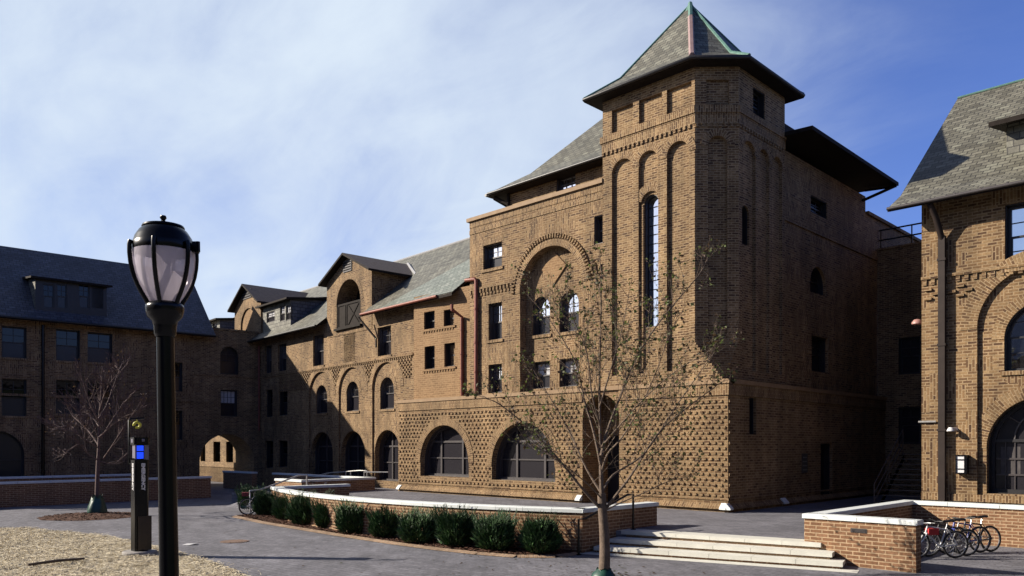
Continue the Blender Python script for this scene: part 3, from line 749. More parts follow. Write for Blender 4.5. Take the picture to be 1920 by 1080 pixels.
mb.build('parapet_coping', [M['brick'], M['sand']], TB)
mb = MB()
archring(mb, FH, big[0], big[1], big[3], 0.30, -0.02, 0.03, 0, 26)
n = 46; r_ = (big[1]-big[0])/2 + 0.33; c_ = (big[0]+big[1])/2; s_ = big[3] - (big[1]-big[0])/2
for k in range(n):   # toothed outer ring
    an = math.pi*(k + 0.5)/n
    if k % 1 == 0:
        a, z = c_ + r_*math.cos(an), s_ + r_*math.sin(an)
        t = Vector((-math.sin(an), math.cos(an)))*0.036; o_ = Vector((math.cos(an), math.sin(an)))*0.10
        q = [(a - t.x, z - t.y), (a + t.x, z + t.y), (a + t.x + o_.x*2, z + t.y + o_.y*2), (a - t.x + o_.x*2, z - t.y + o_.y*2)]
        f = [FH.P(p[0], p[1], 0.085) for p in q]; b_ = [FH.P(p[0], p[1], -0.02) for p in q]; cen = sum(f + b_, Vector())/8
        mb.oface(f, cen)
        for u in range(4): mb.oface([b_[u], b_[(u+1) % 4], f[(u+1) % 4], f[u]], cen)
mb.build('arch_surround', M['brick'], TB)
# corbel table either side of the big arch
zco = zc_(1107, 503, YH)
for a0, a1 in ((xBlk, big[0] - 0.42), (big[1] + 0.42, xT)):
    mb = MB()
    mb.fbox(FH, a0, a1, zco + 0.06, zco + 0.15, -0.02, 0.075)
    a = a0 + 0.04
    while a < a1 - 0.1:
        mb.fbox(FH, a, a + 0.11, zco - 0.12, zco + 0.06, -0.02, 0.07); mb.fbox(FH, a + 0.06, a + 0.15, zco - 0.28, zco - 0.12, -0.02, 0.04); a += 0.23
    mb.build('corbel_table', M['brick'], TB)
for fr_w, w in ((FH, h1), (FH, h3), (FH, h4), (front(YG), g3), (front(YG), g4)):
    mb = MB(); mb.fbox(fr_w, w[0] - 0.12, w[1] + 0.12, w[3] + 0.003, w[3] + 0.30, -0.02, 0.012, 0, True); mb.build('window_head', M['brick'], TB)
mb = MB()
# diamond of plain bricks in the arch head
dc = on_y(1040, 502, YG); fd = front(YG); q = [(dc[0], dc[1] - 0.72), (dc[0] + 0.72, dc[1]), (dc[0], dc[1] + 0.72), (dc[0] - 0.72, dc[1])]
f = [fd.P(p[0], p[1], 0.06) for p in q]; b_ = [fd.P(p[0], p[1], -0.02) for p in q]; cen = sum(f + b_, Vector())/8
mb.oface(f, cen, 0)
for u in range(4): mb.oface([b_[u], b_[(u+1) % 4], f[(u+1) % 4], f[u]], cen, 0)
mb.build('diamond_panel', M['new'], TB)
# ---- set-back top floor and hipped roof
YS = Y0 + 1.0; FS = front(YS); zE = 15.0
xS = xc(953, YS); a5 = spx(1043, 1079, 329, 372, YS)
mb = MB()
panel(mb, FS, rect(xS, xT, zcop, zE + 0.2), [rect(a5[0], a5[1], zcop + 0.15, a5[3])], 0, 0, 0.2)
mb.face([(xS, YS, zcop), (xS, YS + 12, zcop), (xS, YS + 12, zE + 0.2), (xS, YS, zE + 0.2)], 0, flip=True)
mb.build('attic_wall', M['brick'], TB)
window(TB, FS, a5[0], a5[1], zcop + 0.15, a5[3], d=-0.25, nv=3, nh=2)
eY = Y0 + 0.45; eX = on_y(912, 366, eY)[0]
hp = lambda t: Vector((eX + t, eY + t, zE + t*1.0))
mb = MB(); foot = 1.0
k0, k1, k2 = Vector((eX, eY, zE)), Vector((eX + 1.5, eY + 1.5, zE + 1.0)), Vector((eX + 5.2, eY + 5.2, zE + 5.0))
xr_ = xT + 1.0
mb.face([k0, (xr_, eY, zE), (xr_, eY + 1.5, zE + 1.0), k1], 0); mb.face([k1, (xr_, eY + 1.5, zE + 1.0), (xr_, eY + 5.2, zE + 5.0), k2], 0)
yb_ = eY + 15
mb.face([k0, k1, (eX + 1.5, yb_, zE + 1.0), (eX, yb_, zE)], 0); mb.face([k1, k2, (eX + 5.2, yb_, zE + 5.0), (eX + 1.5, yb_, zE + 1.0)], 0)
mb.face([k2, (xr_, eY + 5.2, zE + 5.0), (xr_, yb_, zE + 5.0), (eX + 5.2, yb_, zE + 5.0)], 1)
mb.face([(xr_, eY, zE), (xr_, yb_, zE), (xr_, yb_, zE + 5.0), (xr_, eY + 5.2, zE + 5.0), (xr_, eY + 1.5, zE + 1.0)], 1)
mb.face([(eX, eY, zE - 0.12), (eX, yb_, zE - 0.12), (xr_, yb_, zE - 0.12), (xr_, eY, zE - 0.12)], 1)
mb.face([(eX, eY, zE - 0.12), (xr_, eY, zE - 0.12), (xr_, eY, zE), (eX, eY, zE)], 1)
mb.face([(eX, yb_, zE - 0.12), (eX, eY, zE - 0.12), (eX, eY, zE), (eX, yb_, zE)], 1)
hr = mb.build('hip_roof', [M['slate'], M['dark']], TB)
mb = MB()
mb.tube([(eX + 0.15, eY - 0.06, zE - 0.04), (xr_ - 1, eY - 0.06, zE - 0.02)], 0.07, 8)
mb.tube([(eX - 0.06, yb_, zE - 0.04), (eX - 0.06, eY, zE - 0.04)], 0.07, 8)
mb.build('gutter', M['framedk'], hr)
mb = MB()   # timber bracket at the eave corner
for p in ((eX + 0.1, eY + 0.1), ):
    mb.tube([(xS + 0.08, YS - 0.08, zcop + 0.17), (xS + 0.08, YS - 0.08, zE - 0.1)], 0.07, 6)
    mb.tube([(p[0] + 0.2, p[1] + 0.2, zE - 0.16), (xS + 0.1, YS - 0.1, zE - 0.62)], 0.08, 6)
    mb.tube([(p[0] + 0.0, p[1] + 0.3, zE - 0.16), (xS - 0.05, YS + 0.4, zE - 0.75)], 0.06, 6)
mb.build('eave_bracket', M['dark'], TB)
# ---- right flank of the hall behind the tower
XF = XR - 0.16; SF = side(XF); zF = 15.05
f1 = on_x(1520, 360, XF), on_x(1551, 412, XF); f2 = on_x(1519, 495, XF), on_x(1549, 556, XF); f3 = on_x(1522, 628, XF), on_x(1553, 700, XF)
F1 = (f1[0][0], f1[1][0], f1[1][1] + 0.0, f1[0][1] - 0.1); F2 = (f2[0][0], f2[1][0], f2[1][1], f2[0][1]); F3 = (f3[0][0], f3[1][0], f3[1][1], f3[0][1])
yF = on_x(1685, 340, -13.5)[0]
F4 = (yF + 1.8, yF + 3.6, F1[2] + 1.3, F1[3] + 1.3)
mb = MB()
panel(mb, SF, rect(yR, yF - 0.4, CZ1 - 0.05, zF), [rect(*F1), arch(*F2), rect(*F3)], 0, 0, 0.4)
panel(mb, SF, rect(yF - 0.4, 62, CZ1 - 0.05, 14.2), [rect(yF + 6, yF + 8, 11.0, 13.2)], 0, 0, 0.4)
mb.face([(XF, yF - 0.4, 13.5), (XF - 6, yF - 0.4, 13.5), (XF - 6, yF - 0.4, zF), (XF, yF - 0.4, zF)], 0, flip=True)
mb.fbox(SF, yR, 62, 12.15, 12.35, -0.05, 0.06, 0, True); mb.fbox(SF, yF - 0.3, 62, 14.2, 14.35, -0.3, 0.12)
mb.build('flank_wall', M['patch'], TB)
window(TB, SF, *F1, d=-0.3, nv=3, nh=2, nvlo=3, nhlo=2, fm='framedk', lo='pane')
window(TB, SF, *F2, ar=True, d=-0.4, fm='framedk', up='screen'); window(TB, SF, *F3, d=-0.4, fm='framedk', up='screen')
window(TB, SF, yF + 6, yF + 8, 11.0, 13.2, d=-0.4, fm='framedk', up='screen')
mb = MB()
ex = -13.5; zr_ = on_x(1590, 279, ex)[1]
mb.slab([(xT - 0.5, yR - 0.2, zr_ + 0.35), (ex, yR - 0.2, zr_), (ex, yF, zr_), (xT - 0.5, yF, zr_ + 0.35)], 0.16, 0, 1, 1)
fr_ = mb.build('flank_roof', [M['slate_dark'], M['dark']], TB)
mb = MB(); mb.tube([(ex - 0.1, yF - 0.25, zr_ - 0.22), (XF, yF - 0.8, zr_ - 0.75)], 0.07, 6); mb.tube([(XF + 0.02, yF - 0.5, zr_ - 0.2), (ex - 0.05, yF - 0.12, zr_ - 0.2)], 0.05, 6)
mb.build('eave_bracket', M['dark'], TB)

# ---- smooth-brick stair bay between hall and west wing
YI = Y0 + 0.35; FI = front(YI)
xI = xc(776, YI)
I = [spx(795, 815, 584, 617, YI), spx(832, 852, 580, 611, YI), spx(796, 815, 649, 692, YI), spx(833, 853, 643, 687, YI)]
mb = MB()
panel(mb, FI, rect(xI, xBlk, CZ1 - 0.05, 10.75), [rect(*w) for w in I], 0, 0, 0.35)
mb.face([(xI, YI, CZ1), (xI, YI + 2.5, CZ1), (xI, YI + 2.5, 10.75), (xI, YI, 10.75)], 0, flip=True)
mb.build('stair_bay_wall', M['new'], TB)
for w in I: window(TB, FI, *w, d=-0.35, nv=1, nh=1, fm='framedk', up='screen')
for (l, r) in ((I[0], I[1]), (I[2], I[3])):
    mb = MB()
    mb.fbox(FI, l[0] - 0.1, r[1] + 0.1, l[2] - 0.10, l[2] - 0.002, -0.02, 0.06)
    a = l[0] - 0.08
    while a < r[1]:
        mb.fbox(FI, a, a + 0.1, l[2] - 0.19, l[2] - 0.10, -0.02, 0.04); a += 0.21
    mb.build('sill_band', M['new'], TB)
# copper downpipes
mb = MB(); dp = on_y(869, 600, YI)[0]
g0 = Vector((on_y(843, 572, YI - 0.9)[0], YI - 0.75, on_y(843, 570, YI - 0.9)[1]))
mb.tube([g0, g0 - Vector((0, 0, 0.25)), (dp, YI - 0.10, zc_(868, 597, YI) + 0.05), (dp, YI - 0.10, CZ1 + 0.05)], 0.085, 10)
for z in (6.2, 7.4, 8.6): mb.tube([(dp, YI - 0.10, z), (dp, YI - 0.10, z + 0.09)], 0.11, 10)
mb.build('downpipe', M['copper'], TB)
mb = MB(); d2 = on_y(896, 600, YH)[0]; zt2 = zc_(896, 523, YH)
mb.tube([(d2 - 0.75, YH - 0.12, zt2 + 0.02), (d2 - 0.08, YH - 0.12, zt2), (d2, YH - 0.12, zt2 - 0.09), (d2, YH - 0.12, CZ1 + 0.05)], 0.09, 10)
for z in (6.4, 7.8, 9.4): mb.tube([(d2, YH - 0.12, z), (d2, YH - 0.12, z + 0.09)], 0.115, 10)
mb.build('downpipe', M['copper'], TB)
# ---- solid body so the building has depth from behind
mb = MB(); mb.box(xBlk + 0.1, CXR - 1.3, Y0 + 2.6, 61.5, PZ, 13.0); mb.box(xBL + 0.2, xBlk, Y0 + 1.5, Y0 + 2.4, PZ, 5.2)
mb.build('rear_mass', M['brick'], TB)
# ================================================================== WEST WING (own survey frame, turned a few degrees)
WG = thing('brick_building', 'long tan brick wing with gabled balcony dormer between the tower and the dark corner', 'building', (0, 0, 0), wing=True)
FW = front(0.0); UL = -19.95
uv_ = lambda px, py=800, v=0.0: on_v(px, py, v)
def spw(px0, px1, pt, pb, v=0.0):
    return on_v(px0, 800, v)[0], on_v(px1, 800, v)[0], on_v((px0+px1)/2, pb, v)[1], on_v((px0+px1)/2, pt, v)[1]
zEV = 10.45
up = [spw(587, 607, 628, 686), spw(645, 666, 621, 679), spw(708, 733, 612, 667), spw(521, 537, 645, 696), spw(497, 509, 648, 700)]
mid = [spw(590, 611, 722, 775), spw(647, 670, 715, 771), spw(710, 736, 707, 767)]
midr = [spw(522, 539, 729, 779), spw(498, 511, 731, 782)]
gr = [spw(581, 622, 810, 884), spw(637, 682, 808, 884), spw(700, 748, 806, 884)]
grr = [spw(522, 539, 826, 876), spw(497, 512, 826, 878)]
blind = []
for k, (m_, g_) in enumerate(zip(mid, gr)):
    blind.append((min(g_[0], m_[0] - 0.45) - 0.13, g_[1] + 0.13, 0.0, m_[3] + 0.85))
far = [spw(400, 413, 828, 871), spw(424, 437, 828, 871), spw(376, 385, 828, 871), (-25.3, -24.3, 6.0, 8.0), (-28.0, -27.0, 6.0, 8.0)]
mb = MB()
big_d = spw(613, 697, 475, 690)
UR = 4.2
panel(mb, FW, [(-36, -0.3), (UR, -0.3), (UR, zEV + 0.2), (big_d[1], zEV + 0.2), (big_d[1], zEV - 0.7), (big_d[0], zEV - 0.7), (big_d[0], zEV + 0.2), (-36, zEV + 0.2)], [rect(*w) for w in up] + [arch(*b, 16) for b in blind] + [rect(*w) for w in midr + grr] + [rect(*far[0]), rect(*far[1]), rect(*far[2]), rect(*far[3]), rect(*far[4])], 0, 0, [0.4]*len(up) + [0.10]*3 + [0.4]*(len(midr) + len(grr)) + [0.45]*5)
for b, m_, g_ in zip(blind, mid, gr):
    gg = (max(g_[0], b[0] + 0.1), min(g_[1], b[1] - 0.1), 0.9, g_[3])
    panel(mb, FW, arch(*b, 16), [arch(*m_, 12), arch(*gg, 16)], -0.10, 0, [0.35, 0.6])
mb.face([(-36, 0, -0.3), (-36, 10, -0.3), (-36, 10, zEV), (-36, 0, zEV)], 0, flip=True)
mb.build('facade_wall', M['patch'], WG)
for w in up: window(WG, FW, *w, d=-0.38, sill='brick')
for w in mid: window(WG, FW.off(-0.10), *w, ar=True, d=-0.32, sill='brick', nv=3, nh=2)
for w in midr: window(WG, FW, *w, d=-0.38, fm='framedk')
for w in grr: window(WG, FW, *w, d=-0.38, fm='framedk')
for b, g_ in zip(blind, gr):
    gg = (max(g_[0], b[0] + 0.1), min(g_[1], b[1] - 0.1), 0.9, g_[3]); wd_ = gg[1] - gg[0]
    window(WG, FW.off(-0.10), *gg, ar=True, d=-0.55, fw=0.10, nv=0, nh=0, railz=gg[2] + (gg[3]-gg[2])*0.36, trans=gg[2] + (gg[3]-gg[2])*0.68, mull=(gg[0] + wd_*0.42, gg[0] + wd_*0.9), up='screen')
for w in far: window(WG, FW, *w, d=-0.42, fm='framedk', up='screen')
mb = MB()
zst = on_v(660, 683, 0)[1]
u0s, u1s = UL - 3, 0.0
mb.fbox(FW, u0s, u1s, zst, zst + 0.09, -0.02, 0.09)
a = u0s
while a < u1s - 0.1:
    mb.fbox(FW, a, a + 0.1, zst - 0.10, zst, -0.02, 0.07); a += 0.21
# spandrel of projecting headers between the blind arches
def near_blind(a, z):
    for b in blind:
        r = (b[1]-b[0])/2; c = (b[0]+b[1])/2; sp = b[3]-r
        if z > sp and math.hypot(a-c, z-sp) < r + 0.42: return True
        if z <= sp and abs(a-c) < r + 0.2: return True
    return False
i = 0; z = zst - 0.22
while z > zst - 1.15:
    a = -16.5 + (0.15 if i % 2 else 0)
    while a < -0.15:
        if not near_blind(a, z): mb.fbox(FW, a - 0.07, a + 0.07, z - 0.05, z + 0.05, 0, 0.06)
        a += 0.30
    z -= 0.13; i += 1
for b in blind: archring(mb, FW, b[0], b[1], b[3], 0.36, -0.02, 0.02, 0, 18)
for m_ in mid: archring(mb, FW.off(-0.10), m_[0], m_[1], m_[3], 0.30, -0.02, 0.015, 0, 14)
for g_, b in zip(gr, blind):
    archring(mb, FW.off(-0.10), max(g_[0], b[0]+0.1), min(g_[1], b[1]-0.1), g_[3], 0.30, -0.02, 0.015, 0, 14)
# projecting base with an openwork brick pattern in the sunlit court beyond the arch
mb.fbox(FW, -36, UL - 3.2, 1.2, 1.62, -0.02, 0.10)
mb.build('string_course', M['brick'], WG)
mb = MB()
i = 0; z = 0.12
while z < 1.15:
    a = -33.0 + (0.16 if i % 2 else 0)
    while a < UL - 3.3:
        mb.fbox(FW, a - 0.10, a + 0.10, z - 0.05, z + 0.05, -0.02, 0.09); a += 0.32
    z += 0.11; i += 1
mb.build('openwork_brick', M['brick'], WG)
# main roof
rv = 5.6
zR = on_v(800, 473, rv)[1]
ev_ = -0.75; sl_ = (zR - zEV)/(rv - ev_)
zat = lambda v: zEV + (v - ev_)*sl_
ub = xBlk  # only a note: the roof dies into the hall
uR = 4.4
# the eave stops either side of the balcony dormer
dL, dR = big_d[0], big_d[1]
mb = MB(); t_ = 0.14
vD = 0.12
mb.slab([(-36, ev_, zEV), (dL, ev_, zEV), (dL, rv, zR), (-36, rv, zR)], t_, 0, 1, 1)
mb.slab([(dR, ev_, zEV), (uR, ev_, zEV), (uR, rv, zR), (dR, rv, zR)], t_, 0, 1, 1)
mb.slab([(dL, vD, zat(vD)), (dR, vD, zat(vD)), (dR, rv, zR), (dL, rv, zR)], t_, 0, 1, 1)
mb.slab([(-36, rv, zR), (uR, rv, zR), (uR, 2*rv - ev_, zEV), (-36, 2*rv - ev_, zEV)], t_, 0, 1, 1)
wr = mb.build('slate_roof', [M['slate'], M['dark']], WG)
mb = MB(); lift = 0.03
pA = (dR + 2.9, ev_ + 0.02); 
mb.face([(dR + 1.6, ev_ + 0.02, zat(ev_ + 0.02) + lift), (uR, ev_ + 0.02, zat(ev_ + 0.02) + lift), (uR, 4.3, zat(4.3) + lift), (uR - 0.6, 4.2, zat(4.2) + lift)], 0)
mb.build('pale_slate_patch', M['slate_green'], wr)  # paler green patch over the lower right of the roof
mb = MB(); mb.tube([(dR + 0.1, ev_ - 0.05, zEV - 0.02), (uR - 1.2, ev_ - 0.05, zEV - 0.02)], 0.08, 8); mb.build('copper_gutter', M['copper'], wr)
mb = MB(); mb.tube([(UL, ev_ - 0.05, zEV - 0.03), (dL, ev_ - 0.05, zEV - 0.03)], 0.07, 8); mb.build('gutter', M['framedk'], wr)
mb = MB(); mb.tube([(-36, rv, zR + 0.02), (uR, rv, zR + 0.02)], 0.07, 6); mb.build('ridge_cap', M['lead'], wr)
# ---- gabled dormers, flush with the wall
def gable(parent, pxl, pxr, pyp, pye, kind, v=0.02, ov=0.42, depth=None):
    u0, u1 = on_v(pxl, 800, v)[0], on_v(pxr, 800, v)[0]; uc = (u0+u1)/2
    zp = on_v((pxl+pxr)/2, pyp, v)[1]; ze_ = on_v(pxr, pye, v)[1]
    g = (zp - ze_)/((u1-u0)/2)
    fr = front(v); mb = MB()
    bot = zEV - 0.75
    outl = [(u0, bot), (u1, bot), (u1, ze_), (uc, zp), (u0, ze_)]
    return u0, u1, uc, zp, ze_, g, fr, outl
u0, u1, uc, zp, ze_, g, fr, outl = gable(WG, 613, 697, 480, 506, 'balcony', v=-0.03)
lo = (on_v(632, 800)[0], on_v(677, 800)[0], on_v(655, 612)[1], on_v(654, 524)[1])
lou = (on_v(646, 800)[0], on_v(660, 800)[0], on_v(653, 508)[1], on_v(653, 490)[1])
mb = MB(); panel(mb, fr, outl, [arch(*lo, 20)], 0, 0, 1.3)
vb = ev_ + (ze_ - zEV)/sl_ + 1.0
mb.face([(u1, -0.03, outl[0][1]), (u1, vb, outl[0][1]), (u1, vb, ze_), (u1, -0.03, ze_)], 0)
mb.face([(u0, -0.03, outl[0][1]), (u0, vb, outl[0][1]), (u0, vb, ze_), (u0, -0.03, ze_)], 0, flip=True)
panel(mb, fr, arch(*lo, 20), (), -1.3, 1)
archring(mb, fr, lo[0], lo[1], lo[3], 0.30, -0.02, 0.015, 0, 16)
dm = mb.build('gabled_dormer', [M['patch'], M['void']], WG)
def gable_roof(u0, u1, uc, zp, ze_, g, v0, parent, ov=0.38, back=None):
    mb = MB(); zt_ = zp + 0.16; s0 = u0 - ov; s1 = u1 + ov
    zl = zt_ - g*(uc - s0)
    vr = min(ev_ + (zt_ - zEV)/sl_, rv + 2.0); vl = ev_ + (zl - zEV)/sl_ + 0.15
    mb.slab([(s0, v0 - ov*1.2, zl), (uc, v0 - ov*1.2, zt_), (uc, vr, zt_), (s0, vl, zl)], 0.13, 0, 1, 1)
    mb.slab([(uc, v0 - ov*1.2, zt_), (s1, v0 - ov*1.2, zl), (s1, vl, zl), (uc, vr, zt_)], 0.13, 0, 1, 1)
    o = mb.build('dormer_roof', [M['felt'], M['dark']], parent)
    return vr, zt_, vl, zl
vr, zt_, vl, zl = gable_roof(u0, u1, uc, zp, ze_, g, -0.03, dm, ov=0.36)
mb = MB(); mb.tube([(uc, vr - 0.1, zt_ + 0.03), (u1 + 0.40, vl + 0.05, zl + 0.06)], 0.11, 6); mb.build('valley_flashing', M['lead'], dm)
mb = MB(); mb.fbox(fr, lou[0] - 0.05, lou[1] + 0.05, lou[2] - 0.05, lou[3] + 0.05, -0.02, 0.05, 0)
for k in range(4):
    z = lou[2] + (lou[3]-lou[2])*(k + 0.5)/4; mb.fbox(fr, lou[0], lou[1], z - 0.045, z + 0.025, 0.05, 0.056, 1)
mb.build('louvre', [M['frame'], M['void']], dm)
mb = MB()   # balcony front with a crossed panel
b0, b1, bz0, bz1 = lo[0] + 0.05, lo[1] - 0.02, lo[2], lo[2] + (lo[3]-lo[2])*0.52
mb.fbox(fr, b0 - 0.15, b1 + 0.2, bz0 - 0.14, bz0 - 0.01, -0.2, 0.16)
mb.fbox(fr, b0, b1, bz1 - 0.12, bz1, -0.14, -0.04); mb.fbox(fr, b0, b1, bz0, bz0 + 0.10, -0.14, -0.04)
for a in (b0, b0 + (b1-b0)*0.30, b0 + (b1-b0)*0.36, b1 - 0.22, b1 - 0.1): mb.fbox(fr, a, a + 0.09, bz0 + 0.1, bz1 - 0.12, -0.138, -0.042)
mb.fbox(fr, b0, b1, bz0 + 0.1, bz1 - 0.12, -0.105, -0.085)
x0_, x1_ = b0 + (b1-b0)*0.44, b1 - 0.24
for (za, zb_) in ((bz0 + 0.1, bz1 - 0.12), (bz1 - 0.12, bz0 + 0.1)):
    mb.tube([fr.P(x0_, za, -0.07), fr.P(x1_, zb_, -0.07)], 0.035, 4)
mb.build('balcony_rail', M['dark'], dm)
# second gable, far left behind the link
u0, u1, uc, zp, ze_, g, fr, outl = gable(WG, 440, 489, 537, 565, 'blind', v=-0.03)
bl = (on_v(452, 800)[0], on_v(479, 800)[0], on_v(465, 660)[1], on_v(465, 578)[1])
mb = MB(); panel(mb, fr, outl, [arch(*bl, 14)], 0, 0, 0.10); panel(mb, fr, arch(*bl, 14), (), -0.10, 1)
vb = ev_ + (ze_ - zEV)/sl_ + 1.0
mb.face([(u1, -0.03, outl[0][1]), (u1, vb, outl[0][1]), (u1, vb, ze_), (u1, -0.03, ze_)], 0)
mb.face([(u0, -0.03, outl[0][1]), (u0, vb, outl[0][1]), (u0, vb, ze_), (u0, -0.03, ze_)], 0, flip=True)
dm = mb.build('gabled_dormer', [M['patch'], M['new']], WG)
gable_roof(u0, u1, uc, zp, ze_, g, -0.03, dm, ov=0.36)
lou = (on_v(455, 800)[0], on_v(472, 800)[0], on_v(464, 559)[1], on_v(464, 545)[1])
mb = MB(); mb.fbox(fr, lou[0] - 0.05, lou[1] + 0.05, lou[2] - 0.05, lou[3] + 0.05, -0.02, 0.05, 0)
for k in range(3):
    z = lou[2] + (lou[3]-lou[2])*(k + 0.5)/3; mb.fbox(fr, lou[0], lou[1], z - 0.06, z + 0.03, 0.05, 0.056, 1)
mb.build('louvre', [M['frame'], M['void']], dm)
# slate-hung shed dormers
def shed(pxl, pxr, pyt, pyb, vS, wins, parent):
    u0, u1 = on_v(pxl, 800, vS)[0], on_v(pxr, 800, vS)[0]
    zb_ = zat(vS) - 0.1; zt1 = on_v((pxl+pxr)/2, pyt, vS)[1]
    fr = front(vS); mb = MB()
    W_ = []
    for (a, b, t, d_) in wins: W_.append((on_v(a, 800, vS)[0], on_v(b, 800, vS)[0], on_v((a+b)/2, d_, vS)[1], on_v((a+b)/2, t, vS)[1]))
    panel(mb, fr, rect(u0, u1, zb_, zt1), [rect(*w) for w in W_], 0, 0, 0.14)
    vb = ev_ + (zt1 + 0.4 - zEV)/sl_ + 0.3
    mb.face([(u1, vS, zb_), (u1, vb, zb_ + (vb - vS)*sl_), (u1, vb, zt1 + 0.3), (u1, vS, zt1)], 1)
    mb.face([(u0, vS, zb_), (u0, vb, zb_ + (vb - vS)*sl_), (u0, vb, zt1 + 0.3), (u0, vS, zt1)], 1, flip=True)
    o = mb.build('shed_dormer', [M['slate'], M['slate_dark']], parent)
    mb = MB(); mb.slab([(u0 - 0.35, vS - 0.45, zt1 + 0.02), (u1 + 0.3, vS - 0.45, zt1 + 0.02), (u1 + 0.3, vb + 0.3, zt1 + 0.45), (u0 - 0.35, vb + 0.3, zt1 + 0.45)], 0.12, 0, 1, 1)
    mb.build('dormer_roof', [M['felt'], M['dark']], o)
    for w in W_: window(o, fr, *w, d=-0.12, fw=0.06, merge=True, nv=2, nh=2, up='curtain')
    return o
shed(493, 545, 568, 632, 0.06, [(500, 515, 584, 604), (525, 534, 573, 602), (536, 545, 572, 600)], WG)
shed(383, 412, 603, 640, 0.6, [(389, 396, 606, 616), (399, 407, 605, 616)], WG)
# dark downpipe in the corner and a brown one at the dormer
mb = MB(); mb.tube([(UL + 0.35, -0.12, zEV - 0.3), (UL + 0.35, -0.12, 4.0)], 0.07, 8); mb.build('downpipe', M['copper'], WG)
mb = MB(); ua = on_v(708, 620)[0]
mb.tube([(dR - 0.4, ev_ + 0.1, zEV - 0.1), (ua, -0.1, zEV - 1.4), (ua, -0.1, zEV - 1.9)], 0.06, 8); mb.build('downpipe', M['brownpipe'], WG)
mb = MB(); mb.box(-35.9, 3.5, 1.8, 2*rv, -0.2, zEV - 0.2); mb.build('rear_mass', M['brick'], WG)
# ================================================================== WEST BUILDING with its arched link
LB = thing('brick_building', 'shaded brick building at the far left with bluish slate roof and arched passage', 'building', (UL, -4.6, 0), wing=True)
SL_ = side(UL)
def spu(px0, px1, pt, pb, u=UL): 
    a, b = on_u(px0, 800, u)[0], on_u(px1, 800, u)[0]
    a, b = min(a, b), max(a, b)
    return a, b, on_u((px0+px1)/2, pb, u)[1], on_u((px0+px1)/2, pt, u)[1]
VL = -4.6; VF = -30.0
lw_ = [spu(105, 150, 618, 677), spu(164, 211, 624, 680), spu(3, 50, 612, 671), spu(105, 150, 713, 776), spu(3, 50, 711, 780), spu(164, 211, 716, 778)]
ga = [spu(-60, 46, 808, 925)]
lw_ += [(VL - 1.9, VL - 0.8, 6.6, 8.6), (VL - 2.0, VL - 0.8, 3.3, 5.3), (VL - 19, VL - 18, 6.6, 8.6), (VL - 22, VL - 20.8, 6.6, 8.6)]
zl0 = 10.6
mb = MB()
panel(mb, SL_, rect(VF, VL, -0.2, zl0), [rect(*w) for w in lw_] + [arch(ga[0][0], ga[0][1], 0.3, ga[0][3], 16)], 0, 0, 0.4)
UB = UL - 9.0; ur = UL - 4.5; zr2 = zl0 + 5.2
mb.face([(UL, VL, 0), (UB, VL, 0), (UB, VL, zl0), (ur, VL, zr2 - 0.3), (UL, VL, zl0)], 0)
mb.face([(UL, VF, 0), (UB, VF, 0), (UB, VF, zl0), (ur, VF, zr2 - 0.3), (UL, VF, zl0)], 0, flip=True)
mb.face([(UB, VF, 0), (UB, VL, 0), (UB, VL, zl0), (UB, VF, zl0)], 0, flip=True)
mb.fbox(SL_, VF, VL, 5.9, 6.05, -0.02, 0.06)
mb.build('facade_wall', M['patch'], LB)
for w in lw_: window(LB, SL_, *w, d=-0.35, fm='framedk', sill='brick', up='pane')
window(LB, SL_, ga[0][0], ga[0][1], 0.3, ga[0][3], ar=True, d=-0.35, fm='framedk', up='screen', nv=1, nh=1)
mb = MB(); e0 = UL + 0.8; el = zl0 - 0.05; vv = VL + 1.18
rs = (zr2 - el)/(e0 - ur)
mb.slab([(e0, VF - 0.3, el), (e0, vv, el), (ur, vv, zr2), (ur, VF - 0.3, zr2)], 0.14, 0, 1, 1)
mb.slab([(ur, VF - 0.3, zr2), (ur, vv, zr2), (UB - 0.8, vv, el), (UB - 0.8, VF - 0.3, el)], 0.14, 0, 1, 1)
lr = mb.build('slate_roof', [M['slate_dark'], M['dark']], LB)
mb = MB(); mb.tube([(e0 + 0.05, VF, el - 0.03), (e0 + 0.05, vv, el - 0.03)], 0.07, 8); mb.build('gutter', M['framedk'], lr)
# long shed dormer with two pairs of windows
uD = UL + 0.15; zD = el + (e0 - uD)*rs
dsp = spu(66, 200, 530, 586, uD); frd = side(uD)
dw = []
for a, b in ((80, 102), (106, 126), (147, 168), (172, 194)):
    w = spu(a, b, 533, 578, uD); dw.append((w[0], w[1], max(w[2], zD + 0.2), w[3]))
dzt = dsp[3] + 0.05
mb = MB(); panel(mb, frd, rect(dsp[0], dsp[1], zD - 0.1, dzt), [rect(*w) for w in dw], 0, 0, 0.14)
ub_ = e0 - (dzt - el)/rs - 0.2
for vv2, fl in ((dsp[0], False), (dsp[1], True)):
    mb.face([(uD, vv2, zD - 0.1), (ub_, vv2, dzt + 0.2), (uD, vv2, dzt)], 1, flip=fl)
dm = mb.build('shed_dormer', [M['framedk'], M['slate']], LB)
mb = MB(); mb.slab([(ub_ - 0.6, dsp[0] - 0.3, dzt + 0.4), (uD + 0.4, dsp[0] - 0.3, dzt + 0.02), (uD + 0.4, dsp[1] + 0.25, dzt + 0.02), (ub_ - 0.6, dsp[1] + 0.25, dzt + 0.4)], 0.12, 0, 1, 1)
mb.build('dormer_roof', [M['felt'], M['dark']], dm)
for w in dw: window(dm, frd, *w, d=-0.12, fw=0.06, merge=True, fm='framedk')
mb = MB(); vq = on_u(80, 700, UL)[0]; mb.tube([(UL + 0.12, vq, zl0 - 0.3), (UL + 0.12, vq, 0)], 0.09, 8); mb.build('downpipe', M['black'], LB)
